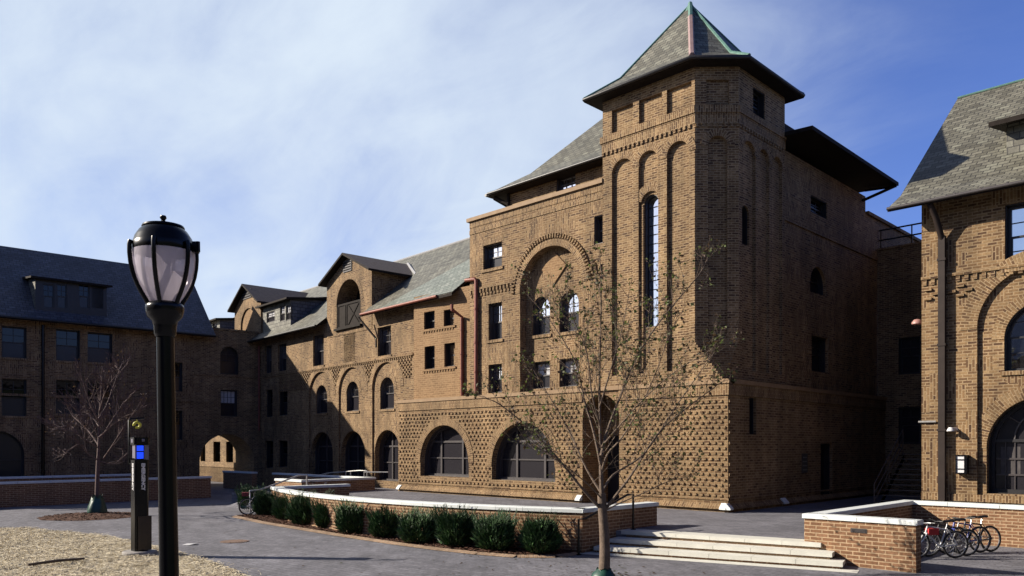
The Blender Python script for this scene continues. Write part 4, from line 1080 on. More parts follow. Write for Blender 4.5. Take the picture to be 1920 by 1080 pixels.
# link with the passage
uK = UL - 3.0; zK = on_u(430, 620, UL)[1]
pa = (on_u(375, 800, UL)[0] + 0.2, -0.25, 0.0, on_u(425, 816, UL)[1])
pa = (VL + 0.35, -0.35, -0.05, on_u(425, 814, UL)[1])
k1 = spu(413, 447, 650, 702); k2 = spu(414, 445, 731, 781)
mb = MB()
panel(mb, SL_, rect(VL, 0, -0.2, zK), [arch(*pa, 18), arch(*k1, 12), rect(*k2)], 0, 0, [3.0, 0.35, 0.35])
panel(mb, Fr((uK, 0, 0), (0, 1, 0), (-1, 0, 0)), rect(VL, 0, -0.2, zK), [arch(*pa, 18)], 0, 0, 0)
mb.face([(UL, VL, zK), (UL, 0, zK), (uK, 0, zK), (uK, VL, zK)], 0)
mb.fbox(SL_, VL, 0, zK, zK + 0.12, -0.3, 0.08); mb.fbox(SL_, VL, 0, zst, zst + 0.1, -0.02, 0.07)
mb.build('link_wall', M['brick'], LB)
window(LB, SL_, *k1, ar=True, d=-0.32, fm='framedk', up='screen'); window(LB, SL_, *k2, d=-0.32, fm='framedk', up='curtain', nv=4)
# ================================================================== EAST BUILDING
Y1 = 29.6; FR_ = front(Y1)
RB = thing('brick_building', 'tan brick building at the right edge with a steep slate roof and brown downpipe', 'building', (on_y(1728, 800, Y1)[0], Y1, PZ))
xr0 = on_y(1728, 800, Y1)[0]
def spr(px0, px1, pt, pb):
    return on_y(px0, 800, Y1)[0], on_y(px1, 800, Y1)[0], on_y((px0+px1)/2, pb, Y1)[1], on_y((px0+px1)/2, pt, Y1)[1]
xR1 = 16.0
t1 = (on_y(1884, 800, Y1)[0], 0, on_y(1884, 504, Y1)[1], on_y(1884, 384, Y1)[1]); t1 = (t1[0], t1[0] + 2.2, t1[2], t1[3])
a1 = on_y(1881, 800, Y1)[0]; A1 = (a1, a1 + 2.3, on_y(1885, 696, Y1)[1], on_y(1885, 600, Y1)[1] + 0.55)
bl0 = on_y(1832, 800, Y1)[0]; cxb = (A1[0] + A1[1])/2; BLD = (bl0, 2*cxb - bl0, 0.95, A1[3] + 1.15)
gz = on_y(1836, 925, Y1)[1]; G1 = (bl0 + 0.25, 2*cxb - bl0 - 0.25, gz, on_y(1836, 845, Y1)[1] + 1.75)
zE1 = on_y(1728, 378, Y1 - 0.9)[1]
sh = BLD[1] - BLD[0] + 2.2
mb = MB()
ops = []
for k in range(3):
    o_ = k*sh
    ops += [rect(t1[0] + o_, t1[1] + o_, t1[2], t1[3]), arch(BLD[0] + o_, BLD[1] + o_, BLD[2], BLD[3], 20)]
panel(mb, FR_, rect(xr0, xR1, 0.2, zE1 + 0.2), ops, 0, 0, [0.4, 0.12]*3)
for k in range(3):
    o_ = k*sh
    panel(mb, FR_, arch(BLD[0] + o_, BLD[1] + o_, BLD[2], BLD[3], 20), [arch(A1[0] + o_, A1[1] + o_, A1[2], A1[3], 14), arch(G1[0] + o_, G1[1] + o_, G1[2], G1[3], 20)], -0.12, 0, [0.35, 0.55])
mb.face([(xr0, Y1, 0), (xr0, Y1 + 19, 0), (xr0, Y1 + 19, zE1), (xr0, Y1 + 9.2, zE1 + 7.0), (xr0, Y1, zE1)], 0, flip=True)
mb.face([(xR1, Y1, 0), (xR1, Y1 + 19, 0), (xR1, Y1 + 19, zE1), (xR1, Y1 + 9.2, zE1 + 7.0), (xR1, Y1, zE1)], 0)
mb.face([(xr0, Y1 + 19, 0), (xR1, Y1 + 19, 0), (xR1, Y1 + 19, zE1), (xr0, Y1 + 19, zE1)], 0)
mb.build('facade_wall', M['patch'], RB)
for k in range(3):
    o_ = k*sh
    window(RB, FR_, t1[0] + o_, t1[1] + o_, t1[2], t1[3], d=-0.35, fw=0.12, fm='framedk', nv=4, nh=2, nvlo=4, nhlo=2, lo='pane', sill='brick', label='b')
    window(RB, FR_.off(-0.12), A1[0] + o_, A1[1] + o_, A1[2], A1[3], ar=True, d=-0.32, fw=0.10, fm='framedk', nv=2, nh=2, nvlo=2, nhlo=2, lo='pane', sill='brick', label='b')
    w_ = G1[1] - G1[0]
    window(RB, FR_.off(-0.12), G1[0] + o_, G1[1] + o_, G1[2], G1[3], ar=True, d=-0.5, fw=0.14, fm='framedk', nv=1, nh=1, rail=False, trans=G1[2] + 1.75, up='screen',
           mull=(G1[0] + o_ + w_*0.33, G1[0] + o_ + w_*0.36, G1[0] + o_ + w_*0.66))
# sashes and fan bars inside the ground-floor arch
lace = noisy('dim_lace_curtain', (0.05, 0.045, 0.045), (0.10, 0.09, 0.09), 6, 0.9)
frg = FR_.off(-0.12)
for k in range(3):
    mb = MB()
    o_ = k*sh; c = (G1[0] + G1[1])/2 + o_
    pr = None
    for i in range(17):
        an = math.pi*i/16; p = frg.P(c + 0.95*math.cos(an), G1[2] + 1.8 + 0.95*math.sin(an), -0.46)
        if pr is not None: mb.tube([pr, p], 0.035, 5, cap=False)
        pr = p
    for an in (0.6, 1.05, 2.1, 2.55):
        mb.tube([frg.P(c + 0.95*math.cos(an), G1[2] + 1.8 + 0.95*math.sin(an), -0.46), frg.P(c + 1.6*math.cos(an), G1[2] + 1.8 + 1.6*math.sin(an), -0.46)], 0.03, 5)
    for j in range(3):
        x0 = G1[0] + o_ + w_*(0.05 + 0.32*j); x1 = x0 + w_*0.25
        for z in (G1[2] + 0.62, G1[2] + 1.15): mb.fbox(frg, x0, x1, z - 0.03, z + 0.03, -0.495, -0.45)
        for q in (0.34, 0.66): mb.fbox(frg, x0 + (x1-x0)*q - 0.015, x0 + (x1-x0)*q + 0.015, G1[2] + 0.1, G1[2] + 1.7, -0.494, -0.46)
    mb.build('fan_glazing_bars', M['frame'], RB)
mb = MB()
for k in range(3):
    o_ = k*sh; c = (G1[0] + G1[1])/2 + o_
    for j in range(3):
        mb = MB(); x0 = G1[0] + o_ + w_*(0.09 + 0.32*j); n_ = 9; W2 = w_*0.17
        for i in range(n_):
            mb.face([frg.P(x0 + W2*i/n_, G1[2] + 0.62, -0.497 + 0.002*(i % 2)), frg.P(x0 + W2*(i+1)/n_, G1[2] + 0.62, -0.497 + 0.002*((i+1) % 2)),
                     frg.P(x0 + W2*(i+1)/n_, G1[2] + 1.55, -0.497 + 0.002*((i+1) % 2)), frg.P(x0 + W2*i/n_, G1[2] + 1.55, -0.497 + 0.002*(i % 2))], 0)
        mb.build('curtain', lace, RB)
mb = MB()
zk = on_y(1728, 526, Y1)[1]
mb.fbox(FR_, xr0, xR1, zk, zk + 0.10, -0.02, 0.08)
a = xr0 + 0.05
while a < xR1:
    mb.fbox(FR_, a, a + 0.12, zk - 0.20, zk, -0.02, 0.05); a += 0.26
for i in range(3):
    a = xr0 + 0.1 + (0.25 if i % 2 else 0)
    while a < xR1:
        ok = True
        for k in range(3):
            c = cxb + k*sh; r = (BLD[1]-BLD[0])/2; sp = BLD[3] - r
            if math.hypot(a + 0.12 - c, zk - 0.35 - i*0.16 - sp) < r + 0.6: ok = False
        if ok: mb.fbox(FR_, a, a + 0.24, zk - 0.40 - i*0.16, zk - 0.32 - i*0.16, -0.02, 0.08)
        a += 0.5
for k in range(3):
    o_ = k*sh
    archring(mb, FR_, BLD[0] + o_, BLD[1] + o_, BLD[3], 0.52, -0.02, 0.02, 0, 24)
    archring(mb, frg, A1[0] + o_, A1[1] + o_, A1[3], 0.36, -0.02, 0.02, 0, 18)
    archring(mb, frg, G1[0] + o_, G1[1] + o_, G1[3], 0.45, -0.02, 0.02, 0, 24)
mb.fbox(FR_, xr0, xR1, gz - 0.28, gz - 0.05, -0.02, 0.05, 0, True)
mb.build('string_course', M['brick'], RB)
# roof
xg = on_y(1664, 392, Y1 - 0.9)[0]; eYr = Y1 - 0.9
rg = on_x(1795.5, 185, xg); yrg, zrg = rg
mb = MB()
k = 0.16; ya_, za_ = eYr + (yrg - eYr)*k, zE1 + (zrg - zE1)*k*0.72
mb.slab([(xg, eYr, zE1), (xR1 + 1, eYr, zE1), (xR1 + 1, ya_, za_), (xg, ya_, za_)], 0.13, 0, 1, 1)
mb.slab([(xg, ya_, za_), (xR1 + 1, ya_, za_), (xR1 + 1, yrg, zrg), (xg, yrg, zrg)], 0.13, 0, 1, 1)
mb.slab([(xg, yrg, zrg), (xR1 + 1, yrg, zrg), (xR1 + 1, 2*yrg - eYr, zE1), (xg, 2*yrg - eYr, zE1)], 0.13, 0, 1, 1)
rr_ = mb.build('slate_roof', [M['slate'], M['dark']], RB)
mb = MB(); mb.tube([(xg, eYr - 0.05, zE1 - 0.03), (xR1 + 1, eYr - 0.05, zE1 - 0.03)], 0.06, 8)
x = xg + 0.6
while x < xR1: mb.box(x, x + 0.05, eYr - 0.10, eYr + 0.1, zE1 - 0.02, zE1 + 0.05); x += 0.75
mb.build('gutter', M['frame'], rr_)
mb = MB(); mb.tube([(xg, yrg, zrg + 0.03), (xR1 + 1, yrg, zrg + 0.01)], 0.045, 6); mb.build('ridge_cap', M['verdi'], rr_)
# shed dormer cut into the roof
s2 = (zrg - za_)/(yrg - ya_); zrf = lambda y: za_ + (y - ya_)*s2
yd = Y1 + 1.6; frd = front(yd); xd0 = on_y(1887, 800, yd)[0]; zdt = on_y(1890, 232, yd)[1]; zdb = zrf(yd) - 0.1
mb = MB()
panel(mb, frd, rect(xd0, xd0 + 4.2, zdb, zdt), [rect(xd0 + 0.6, xd0 + 2.0, zdb + 0.35, zdt - 0.2), rect(xd0 + 2.2, xd0 + 3.6, zdb + 0.35, zdt - 0.2)], 0, 0, 0.14)
ybk = ya_ + (zdt + 0.3 - za_)/s2
for xx, fl in ((xd0, True), (xd0 + 4.2, False)): mb.face([(xx, yd, zdb), (xx, ybk, zdt + 0.3), (xx, yd, zdt)], 0, flip=fl)
dm = mb.build('shed_dormer', [M['slate']], RB)
mb = MB(); mb.slab([(xd0 - 0.4, yd - 0.6, zdt), (xd0 + 4.6, yd - 0.6, zdt), (xd0 + 4.6, ybk + 0.5, zdt + 0.55), (xd0 - 0.4, ybk + 0.5, zdt + 0.55)], 0.16, 0, 1, 1)
mb.build('dormer_roof', [M['slate'], M['dark']], dm)
for q in (0.6, 2.2): window(dm, frd, xd0 + q, xd0 + q + 1.4, zdb + 0.35, zdt - 0.2, d=-0.12, fw=0.08, merge=True, fm='framedk')
# downpipe
xp = on_y(1769, 700, Y1)[0]
mb = MB(); mb.tube([(xp - 0.2, Y1 - 0.75, zE1 - 0.1), (xp - 0.1, Y1 - 0.5, zE1 - 0.5), (xp, Y1 - 0.16, zE1 - 1.2)], 0.10, 10)
mb.box(xp - 0.105, xp + 0.105, Y1 - 0.24, Y1 - 0.06, PZ, zE1 - 1.1)
for z in (3.4, 6.3, 9.2): mb.box(xp - 0.135, xp + 0.135, Y1 - 0.26, Y1 - 0.0, z, z + 0.08)
mb.build('downpipe', M['brownpipe'], RB)
# small conduit
c0 = on_y(1729, 791, Y1); c1 = on_y(1768, 791, Y1)
mb = MB(); mb.tube([(c0[0] - 0.1, Y1 - 0.06, c0[1]), (c1[0] - 0.2, Y1 - 0.06, c0[1])], 0.035, 6); mb.build('conduit', M['galv'], RB)
# ================================================================== CROSS BUILDING closing the alley
YC = 41.0
CB = thing('brick_building', 'dark low brick block across the narrow alley with railed terrace on its flat roof', 'building', (XF, YC, PZ))
zC = on_y(1650, 470, YC)[1]
mb = MB()
FC = front(YC); xc0, xc1 = XF + 0.01, xr0 + 0.4
cw = [(xc0 + 1.0, xc0 + 2.0, 3.0, 4.8), (xc0 + 1.0, xc0 + 2.0, 6.4, 8.2)]
panel(mb, FC, rect(xc0, xc1, PZ - 0.2, zC), [rect(*w) for w in cw], 0, 0, 0.3)
mb.face([(xc0, YC, zC), (xc1, YC, zC), (xc1, YC + 9, zC), (xc0, YC + 9, zC)], 0)
mb.fbox(FC, xc0, xc1, zC, zC + 0.1, -0.3, 0.08)
mb.build('wall', M['brick'], CB)
for w in cw: window(CB, FC, *w, d=-0.28, fm='framedk', up='screen')
mb = MB()
for z in (0.55, 1.05): mb.tube([(xc0, YC + 0.2, zC + z), (xc1, YC + 0.2, zC + z)], 0.04, 6)
for k in range(5): x = xc0 + 0.1 + (xc1 - xc0 - 0.2)*k/4; mb.tube([(x, YC + 0.2, zC), (x, YC + 0.2, zC + 1.05)], 0.035, 6)
mb.build('terrace_railing', M['black'], CB)
# ================================================================== UNSEEN RANGES ADDED TO BLOCK SKY FILL (behind and east, mirrored in the panes)
M['dark_block'] = noisy('dark_block_facade', (0.012, 0.022, 0.008), (0.035, 0.055, 0.018), 3, 0.7, bump=0.8)  # near-black facade colour that cuts bounce onto the shaded walls
def sky_block_range(label, x0, x1, y0, y1, fr, a0, a1, along_x):
    t = thing('brick_building', label, 'building', ((x0+x1)/2, (y0+y1)/2, 0))
    mb = MB(); ws = []
    a = a0 + 2.0
    while a < a1 - 3:
        for z in (1.2, 4.6, 7.8): ws.append((a, a + 1.3, z, z + 1.9))
        a += 3.6
    panel(mb, fr, rect(a0, a1, -0.2, 11.6), [rect(*w) for w in ws], 0, 0, 0.3)
    for w in ws: mb.fbox(fr, w[0], w[1], w[2], w[3], -0.34, -0.30, 1)
    mb.box(min(x0, x1), max(x0, x1), min(y0, y1), max(y0, y1), -0.2, 11.4, 0) if False else None
    o = mb.build('facade_wall', [M['brick'] if along_x else M['dark_block'], M['dim']], t)
    mb = MB(); r = 0.7
    if along_x:
        ym = (y0+y1)/2
        mb.slab([(x0, y1 + r, 11.4), (x0, ym, 17.5), (x1, ym, 17.5), (x1, y1 + r, 11.4)], 0.15, 0, 1, 1); mb.slab([(x0, ym, 17.5), (x0, y0 - r, 11.4), (x1, y0 - r, 11.4), (x1, ym, 17.5)], 0.15, 0, 1, 1)
    else:
        xm = (x0+x1)/2
        mb.slab([(x0 - r, y0, 11.4), (xm, y0, 17.5), (xm, y1, 17.5), (x0 - r, y1, 11.4)], 0.15, 0, 1, 1); mb.slab([(xm, y0, 17.5), (x1 + r, y0, 11.4), (x1 + r, y1, 11.4), (xm, y1, 17.5)], 0.15, 0, 1, 1)
    mb.build('slate_roof', [M['slate_dark'], M['dark']], t)
    mb = MB(); mb.box(x0 + 0.4, x1 - 0.4, y0 + 0.4, y1 - (0.4 if not along_x else 0.5), -0.2, 11.3); mb.build('rear_mass', M['brick'], t)
sky_block_range('unseen brick range added behind the viewer to block sky light', -78, 26, -41, -30, Fr((0, -30, 0), (1, 0, 0), (0, 1, 0)), -78, 26, True)
sky_block_range('unseen dark range added on the east side to cut fill light', 19, 30, -30, 62, Fr((19, 0, 0), (0, 1, 0), (-1, 0, 0)), -30, 62, False)
# ================================================================== LOW WALLS, STEPS, RAILS
def low_wall(name, label, ring_c, th, z0, z1, closed=False, wall_m='low', cop=0.11, ov=0.045, group=None):
    # ring_c: outer face polyline (front first); the wall lies to the left of the direction of travel
    pts = [Vector((p[0], p[1], 0)) for p in ring_c]
    def offs(d):
        out = []
        for i, p in enumerate(pts):
            ds = []
            if i > 0: ds.append((p - pts[i-1]).normalized())
            if i < len(pts) - 1: ds.append((pts[i+1] - p).normalized())
            ns = [Vector((-d_.y, d_.x, 0)) for d_ in ds]
            n = sum(ns, Vector()) / len(ns)
            k = 1.0 / max(0.3, n.length_squared) if len(ns) == 2 else 1.0
            out.append(p + n * d * k)
        return out
    c = pts[len(pts)//2]
    t = thing(name, label, 'low wall', (c.x, c.y, z0), group=group)
    def strip(o0, o1, za, zb, mats, nm, ext=0.0):
        mb = MB(); n = len(pts); s = 0.0
        A = offs(o0); Bk = offs(o1)
        if ext:
            for Lq in (A, Bk):
                Lq[0] = Lq[0] - (pts[1]-pts[0]).normalized()*ext; Lq[-1] = Lq[-1] + (pts[-1]-pts[-2]).normalized()*ext
        V = lambda p, z: Vector((p.x, p.y, z))
        for i in range(n - 1):
            l = (A[i+1] - A[i]).length
            mb.face([V(A[i], za), V(A[i+1], za), V(A[i+1], zb), V(A[i], zb)], 0, uv=[(s, za), (s+l, za), (s+l, zb), (s, zb)])
            mb.face([V(Bk[i+1], za), V(Bk[i], za), V(Bk[i], zb), V(Bk[i+1], zb)], 0, uv=[(s+l, za), (s, za), (s, zb), (s+l, zb)])
            mb.face([V(A[i], zb), V(A[i+1], zb), V(Bk[i+1], zb), V(Bk[i], zb)], 0)
            mb.face([V(A[i], za), V(Bk[i], za), V(Bk[i+1], za), V(A[i+1], za)], 0)
            s += l
        mb.face([V(Bk[0], za), V(A[0], za), V(A[0], zb), V(Bk[0], zb)], 0)
        mb.face([V(A[-1], za), V(Bk[-1], za), V(Bk[-1], zb), V(A[-1], zb)], 0)
        return mb.build(nm, mats, t)
    strip(0, th, z0, z1 - cop, M[wall_m], 'wall')
    # coping in stones of about 1.3 m with open joints
    A, Bk = offs(-ov), offs(th + ov)
    A[0] = A[0] - (pts[1]-pts[0]).normalized()*ov; Bk[0] = Bk[0] - (pts[1]-pts[0]).normalized()*ov
    A[-1] = A[-1] + (pts[-1]-pts[-2]).normalized()*ov; Bk[-1] = Bk[-1] + (pts[-1]-pts[-2]).normalized()*ov
    mb = MB()
    for i in range(len(A) - 1):
        Lq = (A[i+1] - A[i]).length; k = max(1, round(Lq / 1.35)) if Lq > 2.2 else 1
        for j in range(k):
            f0 = (j + 0.006/ (Lq/k) if True else 0) / k; f1 = (j + 1 - 0.006/(Lq/k)) / k
            if j == 0 and len(A) > 2 and i > 0: f0 = 0.003
            q = [A[i].lerp(A[i+1], f0), A[i].lerp(A[i+1], f1), Bk[i].lerp(Bk[i+1], f1), Bk[i].lerp(Bk[i+1], f0)]
            za, zb, b = z1 - cop, z1, 0.022
            cen = sum(q, Vector())/4 + Vector((0, 0, (za+zb)/2))
            lo_ = [Vector((p.x, p.y, za)) for p in q]; md = [Vector((p.x, p.y, zb - b)) for p in q]
            e1 = (q[3]-q[0]).normalized()*b
            tp = [Vector((q[0].x, q[0].y, zb)) + e1, Vector((q[1].x, q[1].y, zb)) + e1, Vector((q[2].x, q[2].y, zb)) - e1, Vector((q[3].x, q[3].y, zb)) - e1]
            mb.oface(tp, cen); mb.oface(lo_, cen)
            for u in range(4):
                v = (u + 1) % 4
                mb.oface([lo_[u], lo_[v], md[v], md[u]], cen); mb.oface([md[u], md[v], tp[v], tp[u]], cen)
    mb.build('coping', M['coping'], t)
    return t
TH_W = 0.34
# curved planter wall with its return beside the steps
XQ = arcw[-1][0]
low_wall('planter_wall', 'long curved red brick wall with white coping behind the row of dark bushes', arcw, TH_W, -0.05, WALLZ)
low_wall('planter_wall', 'short red brick wall end with white coping along the left side of the stone steps', [(XQ - 0.002, arcw[-1][1] - 0.0), (XQ - 0.002, RET[1])], TH_W, -0.05, WALLZ)
low_wall('planter_wall', 'short brick return wall at the far left end of the curved planter wall by the ramp', [(arcw[0][0] + TH_W, arcw[0][1] + TH_W + 0.06), (arcw[0][0] + TH_W + 0.25, 19.9)], TH_W, -0.05, WALLZ)
# bicycle bay walls
xC_, yC_ = on_g(1735, 1069, 0.0)
low_wall('bay_wall', 'brick wall with white coping and recessed step light facing the court right of the steps', [(XD, wD[1]), (xC_, wD[1])], TH_W, -0.05, WALLZ)
low_wall('bay_wall', 'brick side wall of the bicycle bay running back from the steps to the right building', [(XD, wE[1] - 0.02), (XD, wD[1] + TH_W + 0.006)], TH_W, -0.05, WALLZ)
low_wall('bay_wall', 'long brick wall with pale rounded coping at the back of the bicycle bay', [(XD + 0.0, wE[1]), (9.0, wE[1])], TH_W, -0.05, WALLZ)
wl_ = thing('step_light', 'small dark louvred light set in the brick wall right of the steps', 'step light', (on_y(1610, 995, wD[1])[0], wD[1], on_y(1610, 995, wD[1])[1]))
c = wl_.location; mb = MB(); mb.box(c.x - 0.19, c.x + 0.19, c.y - 0.012, c.y + 0.05, c.z - 0.05, c.z + 0.05, 0)
for k in range(3): mb.box(c.x - 0.16, c.x + 0.16, c.y - 0.022, c.y - 0.012, c.z - 0.035 + k*0.028, c.z - 0.02 + k*0.028, 0)
mb.build('housing', M['frame'], wl_)
# ramp walls and far walls
P1r, P2r = on_g(486, 897, WALLZ), on_g(536, 901, WALLZ)
yq = 20.6
low_wall('ramp_wall', 'sunlit end of the brick ramp wall with white coping behind the parked bicycle', [(P2r[0] - 2.6, yq), (P2r[0], yq)], TH_W, -0.05, WALLZ)
low_wall('ramp_wall', 'shaded brick side wall of the ramp running back toward the arched windows', [(P2r[0], yq + TH_W + 0.006), (P2r[0] - 0.4, 25.3)], TH_W, -0.05, WALLZ)
low_wall('ramp_wall', 'far brick wall with pale coping in front of the arched ground floor windows', [(-46.0, 24.9), (P2r[0] - 0.45 - TH_W, 24.9)], TH_W, -0.05, WALLZ)
pf0, pf1 = on_g(-40, 905.5, WALLZ), on_g(394, 892.5, WALLZ)
low_wall('court_wall', 'long low wall in deep shade before the far left building', [(-43.2, -2.0), (-43.2, 19.6)], TH_W, -0.05, WALLZ)
low_wall('court_wall', 'shaded low wall end beyond the emergency phone behind the long low wall', [(-47.2, 10.0), (-47.2, 16.8)], TH_W, -0.05, WALLZ + 0.1)
low_wall('court_wall', 'short dark wall beside the arched passage in the corner', [(-52.3, 24.6), (-48.2, 24.6)], TH_W, -0.05, WALLZ)
# steps
def strip_step(nm, y_l, pl, pr, z, parent, xlw):
    mb = MB(); pl = Vector((*pl, 0)); pr = Vector((*pr, 0)); d = (pr - pl).normalized(); n = Vector((-d.y, d.x, 0))
    Lq = (pr - pl).length; k = 6
    for j in range(k):
        a, b = pl + d*(Lq*j/k + (0.004 if j else 0)), pl + d*(Lq*(j+1)/k - (0.004 if j < k-1 else 0))
        ring = [(a.x, a.y), (b.x, b.y), (b.x + n.x*0.62, b.y + n.y*0.62), (a.x + n.x*0.62, a.y + n.y*0.62)]
        mb.prism(ring, z - 0.105, z, 0)
    o = mb.build(nm, M['step'], parent)
    return o
s3l, s3r = on_g(1113, 1024.5, PZ/3), on_g(1580, 1055, PZ/3)
s2l, s2r = on_g(1143, 1010, PZ*2/3), on_g(1560, 1037, PZ*2/3)
s1l, s1r = on_g(1150, 994, PZ), on_g(1539, 1018.8, PZ)
STP = thing('stone_steps', 'broad flight of three cream stone steps up to the paved terrace', 'steps', (s3l[0], s3l[1], 0))
for l, r, z in ((s3l, s3r, PZ/3), (s2l, s2r, PZ*2/3), (s1l, s1r, PZ + 0.006)): strip_step('step', 0, l, r, z, STP, 0)
mb = MB()
for l, r, z in ((s3l, s3r, PZ/3), (s2l, s2r, PZ*2/3), (s1l, s1r, PZ)):
    d = Vector((r[0]-l[0], r[1]-l[1], 0)).normalized(); n = Vector((-d.y, d.x, 0))
    a = Vector((l[0], l[1], 0)) + n*0.05 + d*0.02; b = Vector((r[0], r[1], 0)) + n*0.05 - d*0.05
    mb.prism([(a.x, a.y), (b.x, b.y), (b.x + n.x*0.9, b.y + n.y*0.9), (a.x + n.x*0.9, a.y + n.y*0.9)], z - PZ/3 - 0.05, z - 0.105, 0)
mb.build('riser', M['low'], STP)
# flush kerb below the steps
d = Vector((s3r[0]-s3l[0], s3r[1]-s3l[1], 0)).normalized(); n = Vector((-d.y, d.x, 0))
a = Vector((s3l[0], s3l[1], 0)) - d*0.4 - n*0.42; b = Vector((s3r[0], s3r[1], 0)) + d*0.35 - n*0.42
flat('kerb_strip', [(a.x, a.y), (b.x, b.y), (b.x + n.x*0.5, b.y + n.y*0.5), (a.x + n.x*0.5, a.y + n.y*0.5)], 0.006, M['step'])
# hand rail beside the steps
r0 = on_g(1083, 1038, 0.0); r1 = on_g(1168, 993, PZ)
r0 = (XQ + 0.16, arcw[-1][1] - 0.35); r1 = (XQ + 0.22, arcw[-1][1] + 2.0)
HR = thing('handrail', 'dark steel handrail with two posts beside the left end of the steps', 'handrail', (r0[0], r0[1], 0))
mb = MB(); mb.tube([(r0[0], r0[1], 0), (r0[0], r0[1], 0.95), (r0[0], r0[1] + 0.28, 0.95), (r1[0], r1[1] - 0.25, 1.52), (r1[0], r1[1], 1.52), (r1[0], r1[1], PZ)], 0.032, 8)
mb.build('rail', M['black'], HR)
for p, z in ((r0, 0.0), (r1, PZ)):
    mb = MB(); mb.lathe([(0.0, 0.02), (0.08, 0.02), (0.08, 0.0)][::-1], (p[0], p[1], z + 0.003), 12); mb.build('base_plate', M['black'], HR)
# galvanised ramp rails
RR = thing('handrail', 'galvanised steel ramp rail rising beside the left end of the planter wall', 'handrail', (-31.6, 17.2, 0))
mb = MB(); mb.tube([(-31.9, 16.2, 0.02), (-31.9, 16.2, 0.98), (-31.9, 16.7, 1.0), (-31.9, 18.5, 1.56), (-31.9, 18.95, 1.56), (-31.9, 18.95, PZ)], 0.036, 8); mb.build('rail', M['galv'], RR)
RR2 = thing('handrail', 'galvanised steel landing rail in front of the arched windows beyond the ramp', 'handrail', (-40, 25.35, 0.5))
mb = MB()
mb.tube([(-42.5, 25.5, 1.0), (-40.5, 25.5, 1.30), (-37.3, 25.5, 1.52), (-36.6, 25.5, 1.52), (-36.6, 25.5, PZ)], 0.035, 8)
mb.tube([(-40.8, 25.5, 1.25), (-40.8, 25.5, PZ)], 0.03, 6); mb.tube([(-38.7, 25.5, 1.42), (-38.7, 25.5, PZ)], 0.03, 6); mb.tube([(-38.2, 25.5, 1.45), (-38.2, 25.5, PZ)], 0.03, 6)
mb.tube([(-36.45, 25.2, PZ), (-36.45, 25.2, 1.46), (-35.2, 25.9, 1.46)], 0.035, 8); mb.build('rail', M['galv'], RR2)
# metal stair in the alley
px0, py0 = on_g(1672, 932, PZ)[0], 33.6
YA = Y1 + 0.6
AS = thing('metal_stair', 'dark steel stair with pipe rails climbing beside the right building in the alley', 'stair', (xr0 - 1.3, YA, PZ))
mb = MB(); xs0, xs1 = xr0 - 1.75, xr0 - 0.08; y_ = YA
for k in range(11): mb.box(xs0, xs1, y_ + k*0.27, y_ + k*0.27 + 0.29, PZ + 0.19*(k+1) - 0.03, PZ + 0.19*(k+1))
mb.build('treads', M['frame'], AS)
mb = MB()
for x in (xs0, xs1 - 0.05):
    mb = MB(); mb.face([(x, y_, PZ), (x, y_ + 2.97, PZ + 2.1), (x, y_ + 2.97, PZ + 1.85), (x, y_ + 0.3, PZ)], 0); mb.face([(x, y_, PZ), (x, y_ + 0.3, PZ), (x, y_ + 2.97, PZ + 1.85), (x, y_ + 2.97, PZ + 2.1)], 0)
    mb.build('stringer', M['black'], AS)
mb = MB()
for h in (0.35, 0.65, 1.0): mb.tube([(xs0 - 0.03, y_ - 0.1, PZ + h), (xs0 - 0.03, y_ + 2.9, PZ + h + 2.05)], 0.022, 6)
for k in (0, 1, 2): mb.tube([(xs0 - 0.03, y_ - 0.1 + k*1.5, PZ + k*1.02), (xs0 - 0.03, y_ - 0.1 + k*1.5, PZ + 1.0 + k*1.025)], 0.022, 6)
mb.build('rail', M['frame'], AS)
# wall lamp, flood light, sign in the alley, camera dome on the alley corner
wlp = on_y(1806, 870, Y1)
LMP = thing('wall_lamp', 'black caged wall lamp with frosted glass on the right building', 'wall lamp', (wlp[0], Y1, wlp[1]))
mb = MB(); x, z = wlp; mb.box(x - 0.17, x + 0.17, Y1 - 0.28, Y1 - 0.003, z + 0.27, z + 0.31); mb.box(x - 0.17, x + 0.17, Y1 - 0.28, Y1 - 0.003, z - 0.33, z - 0.29)
mb.box(x + 0.14, x + 0.18, Y1 - 0.28, Y1 - 0.003, z - 0.29, z + 0.27); mb.box(x - 0.16, x - 0.13, Y1 - 0.285, Y1 - 0.255, z - 0.29, z + 0.27); mb.box(x + 0.10, x + 0.13, Y1 - 0.285, Y1 - 0.255, z - 0.29, z + 0.27)
for q in (-0.17, 0.14): mb.box(x - 0.17, x + 0.17, Y1 - 0.288, Y1 - 0.262, z + q, z + q + 0.025)
mb.build('cage', M['black'], LMP)
mb = MB(); mb.box(x - 0.14, x + 0.13, Y1 - 0.255, Y1 - 0.01, z - 0.285, z + 0.265); mb.build('glass', mat('frosted_lamp_glass', (0.72, 0.72, 0.74), 0.35), LMP)
fl = on_y(1789, 805, Y1)
FL = thing('flood_light', 'small white flood light on the right building above the wall lamp', 'flood light', (fl[0], Y1, fl[1]))
mb = MB(); mb.lathe([(0.0, 0.07), (0.065, 0.065), (0.095, 0.015), (0.125, -0.035), (0.125, -0.065), (0.0, -0.065)][::-1], (fl[0] - 0.03, Y1 - 0.26, fl[1]), 16)
mb.tube([(fl[0], Y1 - 0.2, fl[1] + 0.02), (fl[0] + 0.08, Y1 - 0.003, fl[1])], 0.05, 8); mb.build('head', mat('white_enamel', (0.72, 0.70, 0.70), 0.35), FL)
al = on_y(1721, 602, Y1)
AL = thing('alley_lamp', 'small pinkish lamp head at the left corner of the right building', 'lamp', (xr0, Y1 + 0.3, al[1]))
